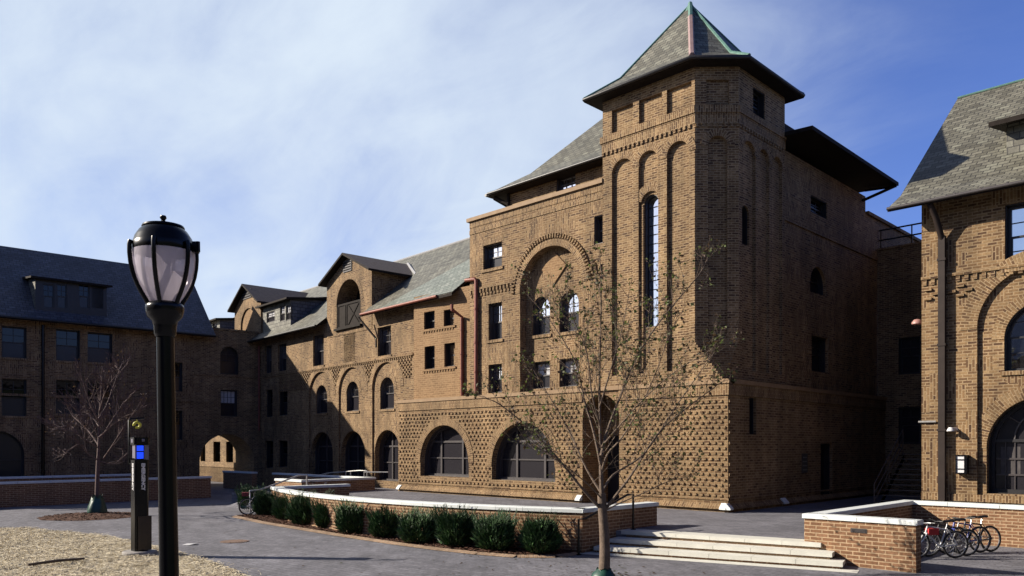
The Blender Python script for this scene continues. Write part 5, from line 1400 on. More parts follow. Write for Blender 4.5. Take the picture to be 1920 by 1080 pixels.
mb = MB(); mb.lathe([(0.0, 0.12), (0.10, 0.10), (0.18, 0.0), (0.18, -0.06), (0.0, -0.08)][::-1], (xr0 - 0.24, Y1 + 0.3, al[1]), 14); mb.tube([(xr0 - 0.24, Y1 + 0.3, al[1]), (xr0 + 0.05, Y1 + 0.3, al[1] - 0.05)], 0.05, 8)
mb.build('head', mat('pink_enamel', (0.42, 0.22, 0.19), 0.5), AL)
sgn = on_x(1508, 866, CXR)
SG = thing('notice_plate', 'small grey notice plate on the dark side of the tower building', 'notice', (CXR, sgn[0], sgn[1]))
mb = MB(); mb.fbox(SB, sgn[0] - 0.25, sgn[0] + 0.25, sgn[1] - 0.45, sgn[1] + 0.35, 0.0, 0.03, 0)
for k in range(4): mb.fbox(SB, sgn[0] - 0.2, sgn[0] + 0.2, sgn[1] - 0.35 + k*0.17, sgn[1] - 0.30 + k*0.17, 0.03, 0.034, 1)
mb.build('plate', [mat('grey_plate', (0.06, 0.055, 0.05), 0.5), mat('plate_lines', (0.25, 0.24, 0.22), 0.5)], SG)
# ================================================================== BEDS, STRAW, SMALL GROUND THINGS
edge_px = [(443, 969), (500, 981), (560, 991), (640, 1004), (740, 1019), (830, 1031), (900, 1038.5), (970, 1044), (1040, 1044), (1078, 1038.5)]
edge = [on_g(*p) for p in edge_px]
inner = [(x, y - 0.02) for x, y in arcw[::-1]]
ring = edge + inner
flat('mulch_bed', ring, 0.05, M['mulch'], 'stuff')
mb = MB(); s = 0
for i in range(len(edge) - 1):
    a, b = Vector((*edge[i], 0)), Vector((*edge[i+1], 0)); d = (b-a).normalized(); n = Vector((d.y, -d.x, 0))*0.24; l = (b-a).length
    mb.face([a + n + Vector((0,0,0.012)), b + n + Vector((0,0,0.012)), b + Vector((0,0,0.055)), a + Vector((0,0,0.055))], 0, uv=[(0, s), (0, s+l), (0.24, s+l), (0.24, s)]); s += l
tagp(mb.build('bed_edging', M['edge']), kind='structure')
def heap(name, c, rx, ry, h, m, n=28, kind='stuff'):
    mb = MB(); P = []
    for r in range(5):
        f = 1 - r/4
        P.append([Vector((c[0] + rx*f*math.cos(2*math.pi*k/n)*(1 + 0.04*math.sin(3*k)), c[1] + ry*f*math.sin(2*math.pi*k/n)*(1 + 0.04*math.cos(2*k)), 0.006 + h*math.sin((1-f)*math.pi/2) + (rnd.uniform(-0.01, 0.02) if r else 0))) for k in range(n)])
    for r in range(4):
        for k in range(n):
            k2 = (k+1) % n
            mb.face([P[r][k], P[r][k2], P[r+1][k2], P[r+1][k]], 0, smooth=True)
    return tagp(mb.build(name, m), kind=kind)
tl = on_g(183, 964)
el0, el1 = on_g(95, 969), on_g(245, 968)
ml_n, ml_f = on_g(160, 976), on_g(160, 960)
heap('mulch_ring', ((el0[0]+el1[0])/2, (el0[1]+el1[1])/2), 1.9, 1.9, 0.10, M['mulch'])
# chips of bark on the beds
mb = MB()
bx0, bx1 = -31.0, -13.6
def inside(p, poly):
    c = False; j = len(poly) - 1
    for i in range(len(poly)):
        if (poly[i][1] > p[1]) != (poly[j][1] > p[1]) and p[0] < (poly[j][0]-poly[i][0])*(p[1]-poly[i][1])/(poly[j][1]-poly[i][1]) + poly[i][0]: c = not c
        j = i
    return c
def chip(x, y, z, s):
    a = rnd.uniform(0, 6.28); d = Vector((math.cos(a), math.sin(a), rnd.uniform(-0.4, 0.4)))*s; w = Vector((-math.sin(a), math.cos(a), rnd.uniform(-0.5, 0.5)))*s*0.4; p = Vector((x, y, z))
    mb.face([p - d - w, p + d - w, p + d + w, p - d + w], 0)
k = 0
while k < 5000:
    p = (rnd.uniform(bx0, bx1), rnd.uniform(13.5, 17))
    if inside(p, ring): chip(p[0], p[1], rnd.uniform(0.055, 0.085), rnd.uniform(0.025, 0.06)); k += 1
for k in range(900):
    a, r = rnd.uniform(0, 6.28), 1.9*math.sqrt(rnd.random()); chip((el0[0]+el1[0])/2 + r*math.cos(a), (el0[1]+el1[1])/2 + r*math.sin(a), 0.03 + 0.1*(1-(r/1.9)**2), rnd.uniform(0.03, 0.06))
tagp(mb.build('bark_chips', M['mulch']), kind='stuff')
# straw-covered soil in the near left corner
sp_px = [(-420, 985), (-150, 989), (0, 993.5), (60, 993), (140, 1001), (200, 1008), (260, 1019), (330, 1037), (380, 1052), (420, 1066), (455, 1082), (480, 1100)]
sp = [on_g(*p) for p in sp_px]
straw_ring = sp + [on_g(560, 1300), on_g(-300, 1500)]
straw_ring = straw_ring[::-1]
st_m = noisy('dry_straw', (0.46, 0.39, 0.27), (0.66, 0.58, 0.43), 2.2, 0.95, bump=0.8, bscale=30)
mb = MB()
xs = [p[0] for p in straw_ring]; ys = [p[1] for p in straw_ring]
from mathutils import noise as mnoise
def hz(x, y): return 0.05 + 0.05*mnoise.noise(Vector((x*0.8, y*0.8, 0))) + 0.03*mnoise.noise(Vector((x*3, y*3, 2)))
G = 0.22; nx, ny = int((max(xs)-min(xs))/G) + 1, int((max(ys)-min(ys))/G) + 1
for i in range(nx):
    for j in range(ny):
        x, y = min(xs) + i*G, min(ys) + j*G
        if inside((x + G/2, y + G/2), straw_ring):
            mb.face([(x+a, y+b, hz(x+a, y+b)) for a, b in ((0, 0), (G, 0), (G, G), (0, G))], 0, smooth=True)
tagp(mb.build('straw_soil', st_m), kind='stuff')
mb = MB(); k = 0
stw = [noisy('straw_stalk', (0.58, 0.50, 0.35), (0.80, 0.72, 0.54), 3, 0.9), noisy('straw_stalk_dark', (0.42, 0.35, 0.23), (0.54, 0.45, 0.31), 3, 0.9)]
vis_c = Vector((-14, 4))
while k < 46000:
    f = rnd.random()
    x, y = rnd.uniform(min(xs), max(xs)), rnd.uniform(min(ys), max(ys))
    grow = rnd.uniform(-0.4, 0.4)
    if not (inside((x, y), straw_ring) or (k % 6 == 0 and inside((x + grow, y + grow), straw_ring))): continue
    d_ = x*_F[0] + y*_F[1]; l_ = x*_R[0] + y*_R[1]
    if d_ < 14 or l_ / d_ < -0.72: continue
    a = rnd.uniform(0, 6.28); s = rnd.uniform(0.03, 0.09); z = hz(x, y) + rnd.uniform(0.0, 0.05); t = rnd.uniform(-0.25, 0.35)
    d = Vector((math.cos(a), math.sin(a), t))*s; w = Vector((-math.sin(a), math.cos(a), rnd.uniform(-0.6, 0.6)))*0.0055; p = Vector((x, y, z))
    mb.face([p - d - w, p + d - w, p + d + w, p - d + w], 1 if rnd.random() < 0.2 else 0); k += 1
tagp(mb.build('straw', stw), kind='stuff')
# fallen stick, scrap of paper, drain cover
s0, s1 = on_g(52, 1060, 0.12), on_g(158, 1048, 0.12)
mb = MB(); mb.tube([(s0[0], s0[1], 0.13), ((s0[0]+s1[0])/2, (s0[1]+s1[1])/2 + 0.01, 0.15), (s1[0], s1[1], 0.13)], [0.035, 0.04, 0.03], 7)
o = mb.build('stick', noisy('grey_brown_wood', (0.09, 0.065, 0.045), (0.15, 0.11, 0.08), 8, 0.8), loc=(s0[0], s0[1], 0.1)); tagp(o, 'straight brown wooden stick lying on the straw in the corner', 'stick')
pp = on_g(356, 1021.5); mb = MB()
R2 = Vector((_R[0], _R[1], 0)); F2 = Vector((_F[0], _F[1], 0)); c = Vector((*pp, 0.012))
mb.face([c - R2*0.18 - F2*0.13, c + R2*0.05 - F2*0.17, c + R2*0.06 + F2*0.12 + Z*0.02, c - R2*0.15 + F2*0.14 + Z*0.01], 0)
mb.face([c + R2*0.05 - F2*0.17, c + R2*0.20 - F2*0.08 + Z*0.03, c + R2*0.19 + F2*0.15, c + R2*0.06 + F2*0.12 + Z*0.02], 0)
tagp(mb.build('paper_scrap', mat('white_paper', (0.6, 0.6, 0.62), 0.7), loc=(c.x, c.y, 0)), 'small crumpled white paper scrap on the grey paving', 'litter')
dc_ = on_g(440, 1015.5); mb = MB()
mb.lathe([(0.42, 0.004), (0.42, 0.014), (0.36, 0.016), (0.0, 0.016)], (dc_[0], dc_[1], 0), 28, smooth=False)
for k in range(-3, 4): mb.box(dc_[0] - 0.28, dc_[0] + 0.28, dc_[1] + k*0.09 - 0.025, dc_[1] + k*0.09 + 0.025, 0.016, 0.022)
tagp(mb.build('drain_cover', noisy('rusty_iron', (0.14, 0.085, 0.060), (0.20, 0.13, 0.10), 9, 0.8), loc=(dc_[0], dc_[1], 0)), 'round rusty drain cover in the grey paving', 'drain cover')
# ================================================================== STREET LAMP
LD = 6.5
lb = at_depth(324, 836, LD); lx, ly = lb.x, lb.y; pm_ = LD/FPX          # metres per pixel there
zl = lambda py: CAMZ + (HY - py)*pm_
SLp = thing('street_lamp', 'black post lamp with ribbed acorn lantern standing close to the viewer', 'street lamp', (lx, ly, 0))
cp_ = lambda px, py: (lx, ly, zl(py))
mb = MB(); b = (lx, ly, 0)
mb.lathe([(0.30, 0.0), (0.30, 0.10), (0.22, 0.16), (0.20, 0.55), (0.14, 0.70), (0.082, 0.80), (0.072, zl(900)), (0.069, zl(640)), (0.069, zl(628))], b, 20)
mb.build('post', M['black'], SLp)
mb = MB()
mb.lathe([(0.074, zl(632)), (0.085, zl(626)), (0.088, zl(612)), (0.100, zl(602)), (0.135, zl(594)), (0.146, zl(584)), (0.150, zl(577)), (0.142, zl(571)), (0.115, zl(567)), (0.0, zl(567))], b, 28)
mb.build('collar', M['black'], SLp)
LX = lambda px: abs(px - 302)*pm_
mb = MB()
# cap: dome with finial, ring
mb.lathe([(0.236, zl(474)), (0.240, zl(470)), (0.240, zl(459)), (0.232, zl(456)), (0.218, zl(446)), (0.185, zl(434)), (0.155, zl(428)), (0.165, zl(427)), (0.160, zl(424)), (0.08, zl(419)), (0.020, zl(415)), (0.012, zl(412)), (0.0, zl(411.9))], b, 36)
mb.lathe([(0.0, zl(413.5)), (0.016, zl(412.5)), (0.027, zl(408.5)), (0.022, zl(404.5)), (0.0, zl(403))], b, 14)
mb.lathe([(0.234, zl(473)), (0.0, zl(470))], b, 36, smooth=False)
mb.build('cap', M['black'], SLp)
gp = [(0.100, zl(573)), (0.130, zl(562)), (0.158, zl(552)), (0.186, zl(540)), (0.206, zl(530)), (0.222, zl(518)), (0.236, zl(500)), (0.242, zl(484)), (0.240, zl(473))]
mb = MB(); mb.lathe(gp, b, 40)
gl = bpy.data.materials.new('frosted_globe'); gl.use_nodes = True; bb = gl.node_tree.nodes['Principled BSDF']
bb.inputs['Base Color'].default_value = (0.64, 0.60, 0.67, 1); bb.inputs['Roughness'].default_value = 0.12; bb.inputs['Specular IOR Level'].default_value = 0.6
tr_ = N(gl, 'ShaderNodeBsdfTranslucent'); tr_.inputs['Color'].default_value = (0.76, 0.71, 0.78, 1); tp_ = N(gl, 'ShaderNodeBsdfTransparent'); tp_.inputs['Color'].default_value = (0.9, 0.86, 0.9, 1)
m1, m2 = N(gl, 'ShaderNodeMixShader'), N(gl, 'ShaderNodeMixShader'); m1.inputs[0].default_value = 0.45; m2.inputs[0].default_value = 0.22
L(gl, bb.outputs[0], m1.inputs[1]); L(gl, tr_.outputs[0], m1.inputs[2]); L(gl, m1.outputs[0], m2.inputs[1]); L(gl, tp_.outputs[0], m2.inputs[2]); L(gl, m2.outputs[0], gl.node_tree.nodes['Material Output'].inputs['Surface'])
mb.build('globe', gl, SLp)
mb = MB(); mb.lathe([(0.06, zl(566)), (0.07, zl(545)), (0.045, zl(520)), (0.05, zl(495)), (0.10, zl(478))], b, 16); mb.build('lamp_core', mat('white_reflector', (0.7, 0.66, 0.68), 0.4), SLp)
rib_a = [math.radians(a) for a in (22, 82, 142, 202, 262, 322)]
for a in rib_a:
    mb = MB(); path = []
    for (r, z) in [(0.116, zl(577)), (0.146, zl(563)), (0.176, zl(551)), (0.204, zl(538)), (0.224, zl(526)), (0.240, zl(514)), (0.254, zl(497)), (0.260, zl(481)), (0.260, zl(466)), (0.252, zl(458))]:
        path.append((lx + r*math.cos(a), ly + r*math.sin(a), z))
    mb.tube(path, 0.0185, 8); mb.build('rib', M['black'], SLp)
for a in (rib_a[0] - 0.5, rib_a[0] - 0.5 + math.pi*0.98):
    pass
for sgn in (-1, 1):   # hinge and latch lugs of the ring
    mb = MB(); d = R2*sgn; c = Vector((lx, ly, zl(462))) + d*0.262
    e1, e2 = d*0.020, Vector((-d.y, d.x, 0))*0.03
    q = [c - e1 - e2, c + e1 - e2, c + e1 + e2, c - e1 + e2]
    mb.prism([(p.x, p.y) for p in (q if sgn > 0 else q)], zl(475), zl(455), 0)
    mb.tube([c + e1 - Z*0.05, c + e1 + Z*0.035], 0.018, 6); mb.build('latch', M['black'], SLp)
SLp.rotation_euler = Matrix.Rotation(-0.0165, 3, Vector((_F[0], _F[1], 0))).to_euler()     # the old post leans a touch
# ================================================================== EMERGENCY PHONE
pb = on_g(262, 1043); pD = pb[0]*_F[0] + pb[1]*_F[1]; pmm = pD/FPX
zp_ = lambda py: CAMZ + (HY - py)*pmm
vd = Vector((pb[0], pb[1], 0)).normalized()
rot = math.atan2(vd.y, vd.x) - math.pi/2 + math.radians(20)          # its face turned a little to the right
EP = thing('emergency_phone', 'black emergency call post with blue light panel and vertical white lettering', 'call post', (pb[0], pb[1], 0), rotz=rot, local=True)
mb = MB(); mb.lathe([(0.43, 0.0), (0.43, 0.09), (0.40, 0.12), (0.0, 0.12)], (0, 0, 0.03), 28, smooth=False); mb.build('concrete_base', noisy('grey_concrete', (0.28, 0.26, 0.24), (0.38, 0.36, 0.34), 5, 0.9, bump=0.2), EP)
h = 0.175; z_s = zp_(820)
mb = MB()
def oct_prism(hw, z0, z1, c=0.05, m=0): mb.prism([(-hw + c, -hw), (hw - c, -hw), (hw, -hw + c), (hw, hw - c), (hw - c, hw), (-hw + c, hw), (-hw, hw - c), (-hw, -hw + c)], z0, z1, m)
zlo = zp_(862)
oct_prism(h, 0.15, zlo, 0.04); mb.build('column', M['black'], EP)
mb = MB(); mb.box(-h*0.6, h + 0.045, -h - 0.05, -h + 0.02, 0.18, zp_(967)); mb.build('access_panel', noisy('worn_bronze_paint', (0.020, 0.014, 0.012), (0.035, 0.022, 0.018), 6, 0.4), EP)
mb = MB(); oct_prism(h + 0.02, zp_(834), z_s, 0.05); oct_prism(h*0.72, zlo, zp_(834), 0.03); mb.build('cap', M['black'], EP)
mb = MB(); mb.tube([(-h - 0.11, -0.05, zlo - 0.12), (-h - 0.11, -0.05, zp_(789)), (-h - 0.07, -0.05, zp_(786)), (0.10, -0.05, zp_(784))], 0.028, 6); mb.tube([(-h - 0.11, -0.05, zlo + 0.02), (-h*0.5, -0.05, zlo + 0.02)], 0.025, 6); mb.build('camera_arm', M['black'], EP)
bl_ = mat('blue_light_lens', (0.01, 0.03, 0.4), 0.3); B(bl_).inputs['Emission Color'].default_value = (0.01, 0.06, 1.0, 1); B(bl_).inputs['Emission Strength'].default_value = 0.6
mb = MB()
mb.box(-0.115, 0.04, -h*0.72 - 0.025, -h*0.72 + 0.01, zlo + 0.03, zp_(847) - 0.01); mb.box(-0.115, 0.04, -h*0.72 - 0.025, -h*0.72 + 0.01, zp_(847) + 0.02, zp_(834) - 0.02)
mb.build('blue_light', bl_, EP)
mb = MB(); ac = mat('grey_lens', (0.20, 0.19, 0.26), 0.2)
mb.box(0.06, h, -h*0.72 - 0.03, -h*0.72 + 0.01, zlo + 0.01, zp_(834) - 0.005); mb.box(-h*0.72 - 0.03, -h*0.72 + 0.01, -h*0.6, h*0.5, zlo + 0.01, zp_(834) - 0.005); mb.box(-0.02, 0.05, -h - 0.025, -h - 0.018, zp_(828), zp_(823))
mb.box(-h - 0.024, -h - 0.018, -0.06, 0.05, zp_(830), zp_(823))
mb.build('side_lens', ac, EP)
wh = mat('white_lettering', (0.78, 0.78, 0.80), 0.5)
def text_mesh(s, size, place, m, parent, name, ext=0.004):
    cu = bpy.data.curves.new(name, 'FONT'); cu.body = s; cu.size = size; cu.extrude = ext; cu.align_x = 'CENTER'; cu.align_y = 'CENTER'; cu.offset = 0.006
    t = bpy.data.objects.new('tmp_text', cu); COL.objects.link(t)
    dg = bpy.context.evaluated_depsgraph_get(); me = bpy.data.meshes.new_from_object(t.evaluated_get(dg)); bpy.data.objects.remove(t)
    me.transform(place); me.materials.clear(); me.materials.append(m); me.name = name
    o = bpy.data.objects.new(name, me); COL.objects.link(o); o.parent = parent; return o
zc2 = (zp_(866) + zp_(921))/2; ht = zp_(866) - zp_(921)
sz = ht/6.35
for px_, rz in ((0, 0), (1, -math.pi/2)):
    Mx = Matrix.Rotation(rz, 4, 'Z') @ Matrix.Translation((0.02, -h - 0.006, zc2)) @ Matrix.Rotation(math.pi/2, 4, 'X') @ Matrix.Rotation(-math.pi/2, 4, 'Z') @ Matrix.Scale(1.0, 4)
    text_mesh('EMERGENCY', sz*1.02, Mx, wh, EP, 'lettering')
# yellow ring hanging from the arm
yl = mat('yellow_plastic', (0.62, 0.60, 0.06), 0.5)
yc = Vector((pb[0], pb[1], zp_(797))) + R2*(257 - 262)*pmm - vd*0.05
mb = MB(); mb.torus(yc, (vd.x, vd.y, 0.35), 0.075, 0.032, 24, 8, a0=0.5, a1=6.0); mb.tube([yc + Z*0.07, yc + Z*0.13 + R2*0.0, (yc.x, yc.y, zp_(785))], 0.008, 5)
tagp(mb.build('hanging_ring', yl, loc=(yc.x, yc.y, yc.z)), 'small yellow coiled ring hanging from the arm above the emergency call post', 'ring')
# ================================================================== TREES
bark = noisy('grey_brown_bark', (0.10, 0.070, 0.050), (0.20, 0.145, 0.108), 9, 0.85, bump=0.6, bscale=40)
bark2 = noisy('reddish_twig_bark', (0.085, 0.052, 0.050), (0.155, 0.100, 0.095), 9, 0.85, bump=0.5, bscale=40)
def tree(name, label, base, D, limbs, trunk_r, barkm, leaf_n, leafm, rough_px, seed, twigf=1.0, labelc='tree', tmin=1.0, thin=1.0):
    r_ = random.Random(seed)
    T = thing(name, label, labelc, (base.x, base.y, 0))
    mbT, mbB, mbL = MB(), MB(), MB()
    tips = []
    def smooth(path, rad, n=3):
        P, Rr = [], []
        for i in range(len(path) - 1):
            p0, p1, p2, p3 = path[max(i-1, 0)], path[i], path[i+1], path[min(i+2, len(path)-1)]
            for k in range(n):
                t = k/n; P.append(0.5*((2*p1) + (p2-p0)*t + (2*p0-5*p1+4*p2-p3)*t*t + (3*p1-p0-3*p2+p3)*t**3)); Rr.append(rad[i] + (rad[i+1]-rad[i])*t)
        P.append(path[-1]); Rr.append(rad[-1]); return P, Rr
    def twig(p, d, l, r0, lev):
        n = 4; path = [p]; d = d.normalized(); rr = [r0]
        for k in range(n):
            d = (d + Vector((r_.uniform(-1, 1), r_.uniform(-1, 1), r_.uniform(-0.6, 1.0)))*0.22).normalized()
            path.append(path[-1] + d*l/n); rr.append(r0*(1 - 0.75*(k+1)/n))
        mbB.tube(path, rr, 4 if lev < 2 else 3, cap=False)
        if lev < 3:
            nb = (4, 3, 2)[lev - 1] if lev >= 1 else 4
            for k in range(nb):
                f = r_.uniform(0.25, 0.95); i = min(n - 1, int(f*n)); q = path[i].lerp(path[i+1], f*n - i)
                side_ = Vector((r_.uniform(-1, 1), r_.uniform(-1, 1), r_.uniform(-0.3, 0.9)))
                twig(q, d*0.9 + side_*0.8, l*r_.uniform(0.35, 0.65), max(r0*0.5, 0.0042*tmin), lev + 1)
        tips.extend([(path[-1], d), (path[-2], d), (path[2], d)])
    for limb in limbs:
        kind, pts, r0, r1 = limb
        path = [at_depth(px, py, D + dz) for px, py, dz in pts]
        if kind == 't': path[0] = Vector((base.x, base.y, -0.02))
        n = len(path); rad = [(r0 + (r1-r0)*(i/(n-1))**0.7)*(1 if kind == 't' else thin) for i in range(n)]
        P, Rr = smooth(path, rad, 4)
        (mbT if kind == 't' else mbB).tube(P, Rr, 10 if kind == 't' else 7)
        if kind == 't': 
            continue
        tot = sum((P[i+1]-P[i]).length for i in range(len(P)-1)); step = 0.34/twigf; acc = 0; nxt = tot*0.22
        for i in range(len(P)-1):
            seg = (P[i+1]-P[i]).length
            while acc + seg > nxt:
                q = P[i].lerp(P[i+1], (nxt-acc)/seg); d = (P[i+1]-P[i]).normalized()
                s_ = Vector((r_.uniform(-1, 1), r_.uniform(-1, 1), r_.uniform(-0.2, 0.7)))
                fr = nxt/tot
                twig(q, d*0.7 + s_*0.75, (0.35 + 0.95*(1-fr)*r_.uniform(0.6, 1.2) + 0.2), max(0.006*tmin, Rr[i]*0.32), 1)
                nxt += step*r_.uniform(0.6, 1.4)
            acc += seg
        twig(P[-1], (P[-1]-P[-2]), 0.5, Rr[-1], 2)
    for k in range(leaf_n):
        p, d = r_.choice(tips); p = p + Vector((r_.uniform(-1, 1), r_.uniform(-1, 1), r_.uniform(-1, 0.6)))*0.07
        a = Vector((r_.uniform(-1, 1), r_.uniform(-1, 1), r_.uniform(-0.9, 0.3))).normalized(); b = a.orthogonal().normalized()
        b = (b*math.cos(k) + a.cross(b)*math.sin(k)); l = r_.uniform(0.045, 0.105); w = l*0.36
        c_ = p + a*l*0.5 + a.cross(b)*l*0.15
        mi = r_.choice([0, 0, 0, 1, 1, 2]) if len(leafm) > 1 else 0
        mbL.face([p, c_ + b*w, p + a*l*1.05], mi); mbL.face([p, p + a*l*1.05, c_ - b*w], mi)
    mbT.build('trunk', barkm, T); mbB.build('branches', barkm, T)
    if leaf_n: mbL.build('leaves', leafm, T)
    return T
def leafmat(nm, c):
    m = mat(nm, c, 0.6, 0, 0.3); t = N(m, 'ShaderNodeBsdfTranslucent'); t.inputs['Color'].default_value = (c[0]*1.3, c[1]*1.4, c[2], 1)
    x = N(m, 'ShaderNodeMixShader'); x.inputs[0].default_value = 0.3; L(m, B(m).outputs[0], x.inputs[1]); L(m, t.outputs[0], x.inputs[2]); L(m, x.outputs[0], m.node_tree.nodes['Material Output'].inputs['Surface']); return m
lf = [leafmat('olive_leaf', (0.070, 0.075, 0.030)), leafmat('brown_leaf', (0.085, 0.050, 0.032)), leafmat('pale_green_leaf', (0.12, 0.15, 0.05))]
tb = on_g(1132, 1086); tD = tb[0]*_F[0] + tb[1]*_F[1]
LIM = [('t', [(1132, 1086, 0), (1134, 1040, 0), (1133, 1000, 0), (1130, 961, 0), (1128, 925, 0)], 0.132, 0.092),
 ('b', [(1130, 961, 0), (1127, 900, 0), (1126, 855, 0.1), (1124, 724, 0.2), (1126, 618, 0.1), (1128, 507, 0.3)], 0.10, 0.012),
 ('b', [(1133, 962, 0), (1140, 948, 0), (1184, 890, -0.3), (1232, 815, -0.6), (1279, 772, -0.9), (1345, 722, -1.1)], 0.068, 0.009),
 ('b', [(1127, 855, 0), (1138, 810, 0.2), (1161, 748, 0.4), (1196, 665, 0.7), (1244, 594, 0.9), (1309, 517, 1.0), (1328, 480, 1.1)], 0.065, 0.009),
 ('b', [(1128, 955, 0), (1095, 920, -0.2), (1042, 855, -0.5), (989, 800, -0.8), (935, 757, -1.0), (912, 748, -1.1)], 0.062, 0.008),
 ('b', [(1126, 870, 0), (1113, 810, 0.2), (1095, 748, 0.5), (1078, 677, 0.8), (1030, 600, 1.1), (983, 547, 1.3)], 0.055, 0.008),
 ('b', [(1128, 925, 0), (1100, 880, 0.3), (1072, 819, 0.7), (1040, 760, 1.0), (998, 690, 1.3)], 0.050, 0.008),
 ('b', [(1131, 920, 0), (1150, 890, 0.5), (1208, 850, 1.0), (1262, 770, 1.4), (1318, 690, 1.6), (1355, 640, 1.7)], 0.048, 0.008),
 ('b', [(1129, 880, 0), (1140, 850, -0.2), (1167, 819, -0.5), (1205, 755, -0.8), (1238, 677, -1.0), (1258, 610, -1.1)], 0.045, 0.008),
 ('b', [(1133, 958, 0), (1165, 942, 0.3), (1205, 925, 0.5), (1258, 900, 0.8), (1295, 880, 0.9)], 0.030, 0.007),
 ('b', [(1126, 800, 0), (1110, 740, -0.4), (1100, 660, -0.7), (1072, 590, -1.0), (1060, 540, -1.1)], 0.036, 0.007),
 ('b', [(1125, 760, 0.1), (1146, 690, -0.3), (1168, 610, -0.5), (1180, 545, -0.7)], 0.034, 0.007),
 ('b', [(1128, 935, 0), (1110, 915, -0.6), (1075, 885, -1.0), (1030, 850, -1.3), (985, 835, -1.5)], 0.030, 0.007),
 ('b', [(1126, 840, 0.1), (1160, 800, -0.8), (1215, 740, -1.4), (1275, 690, -1.7), (1320, 668, -1.9)], 0.034, 0.007)]
tree('young_tree', 'slender young tree with sparse small leaves standing before the steps', Vector((tb[0], tb[1], 0)), tD, LIM, 0.165, bark, 3400, lf, None, 5, 1.5, thin=0.66)
tb2 = on_g(182, 966); tD2 = tb2[0]*_F[0] + tb2[1]*_F[1]
cv = lambda x, y: (x/4.0, 660 + y/4.0)
def lm(pts, r0, r1, s=1.0): return ('b', [(*cv(x, y), dz*s) for x, y, dz in pts], r0, r1)
LIM2 = [('t', [(182, 966, 0), (182, 930, 0), (183, 890, 0), (184, 862, 0)], 0.11, 0.075),
 lm([(736, 808, 0), (742, 650, 0), (742, 500, 0.2), (755, 350, 0.3), (765, 180, 0.4)], 0.07, 0.012),
 lm([(735, 810, 0), (660, 760, -0.4), (600, 690, -0.8), (520, 740, -1.2), (480, 760, -1.3)], 0.035, 0.01),
 lm([(740, 700, 0), (670, 600, 0.5), (600, 530, 0.9), (540, 470, 1.2), (495, 385, 1.4)], 0.04, 0.01),
 lm([(742, 520, 0), (690, 420, -0.5), (645, 300, -0.8), (600, 150, -1.0)], 0.038, 0.01),
 lm([(742, 500, 0), (800, 400, 0.5), (850, 260, 0.9), (890, 150, 1.2), (930, 60, 1.4)], 0.042, 0.01),
 lm([(742, 640, 0), (830, 560, -0.5), (920, 490, -1.0), (1000, 460, -1.2)], 0.036, 0.01),
 lm([(760, 640, 0), (850, 500, 0.6), (930, 380, 1.1), (1010, 290, 1.4)], 0.04, 0.01),
 lm([(775, 800, 0), (830, 720, -0.6), (900, 610, -1.0), (1000, 460, -1.3), (1100, 400, -1.5)], 0.036, 0.01),
 lm([(750, 820, 0), (850, 840, 0.3), (920, 790, 0.6), (960, 760, 0.8)], 0.024, 0.008),
 lm([(742, 560, 0), (700, 500, 1.0), (620, 450, 1.5), (520, 540, 1.7), (430, 560, 1.9), (340, 520, 2.0)], 0.030, 0.008),
 lm([(740, 720, 0), (640, 660, -1.0), (560, 600, -1.5), (460, 580, -1.7), (400, 560, -1.9)], 0.030, 0.008),
 lm([(744, 450, 0.2), (790, 300, -0.6), (850, 200, -1.0), (960, 90, -1.2)], 0.030, 0.008)]
tree('young_tree', 'bare young tree in a round mulch ring before the dark left building', Vector((tb2[0], tb2[1], 0)), tD2, LIM2, 0.11, bark2, 120, [lf[1]], None, 9, 1.7, tmin=2.1)
# fallen leaves on the paving round the leafy tree and the bed
mb = MB(); r_ = random.Random(3)
for k in range(420):
    a, r = r_.uniform(0, 6.28), abs(r_.gauss(0, 3.2)); x, y = tb[0] + r*math.cos(a), tb[1] + 0.6 + r*math.sin(a)*0.8
    if r_.random() < 0.35: x, y = r_.uniform(-30, -8), r_.uniform(8, 14.5)
    if y > 16.2: continue
    t = r_.uniform(0, 6.28); l = r_.uniform(0.03, 0.06); d = Vector((math.cos(t), math.sin(t), r_.uniform(-0.1, 0.25)))*l; w = Vector((-math.sin(t), math.cos(t), r_.uniform(-0.2, 0.4)))*l*0.4; p = Vector((x, y, 0.014))
    mb.face([p - d, p + w, p + d, p - w], r_.choice([0, 1, 1]))
tagp(mb.build('fallen_leaves', [lf[0], lf[1]]), kind='stuff')
# watering bags
def bag(c, r, hgt, label, m, seed):
    r_ = random.Random(seed); mb = MB(); n = 18; P = []
    for k, (f, z) in enumerate([(1.0, 0), (1.05, 0.2), (0.92, 0.45), (0.70, 0.72), (0.52, 0.92), (0.60, 1.0)]):
        P.append([Vector((c[0] + r*f*math.cos(2*math.pi*j/n)*(1 + 0.08*math.sin(5*j + k) + r_.uniform(-0.04, 0.04)), c[1] + r*f*math.sin(2*math.pi*j/n)*(1 + 0.08*math.cos(4*j + k)), z*hgt*(1 + (0.10*math.sin(j*2.1) if k > 3 else 0)))) for j in range(n)])
    for k in range(5):
        for j in range(n):
            j2 = (j+1) % n; mb.face([P[k][j], P[k][j2], P[k+1][j2], P[k+1][j]], 0, smooth=True)
    tagp(mb.build('watering_bag', m, loc=(c[0], c[1], 0)), label, 'watering bag')
gb = noisy('green_tarpaulin', (0.012, 0.055, 0.040), (0.025, 0.085, 0.062), 3, 0.4, bump=0.2)
bag(tb, 0.27, 0.24, 'green tarpaulin watering bag round the foot of the leafy tree by the steps', gb, 1)
bag(tb2, 0.36, 0.82, 'dark green watering bag round the foot of the bare tree', gb, 2)
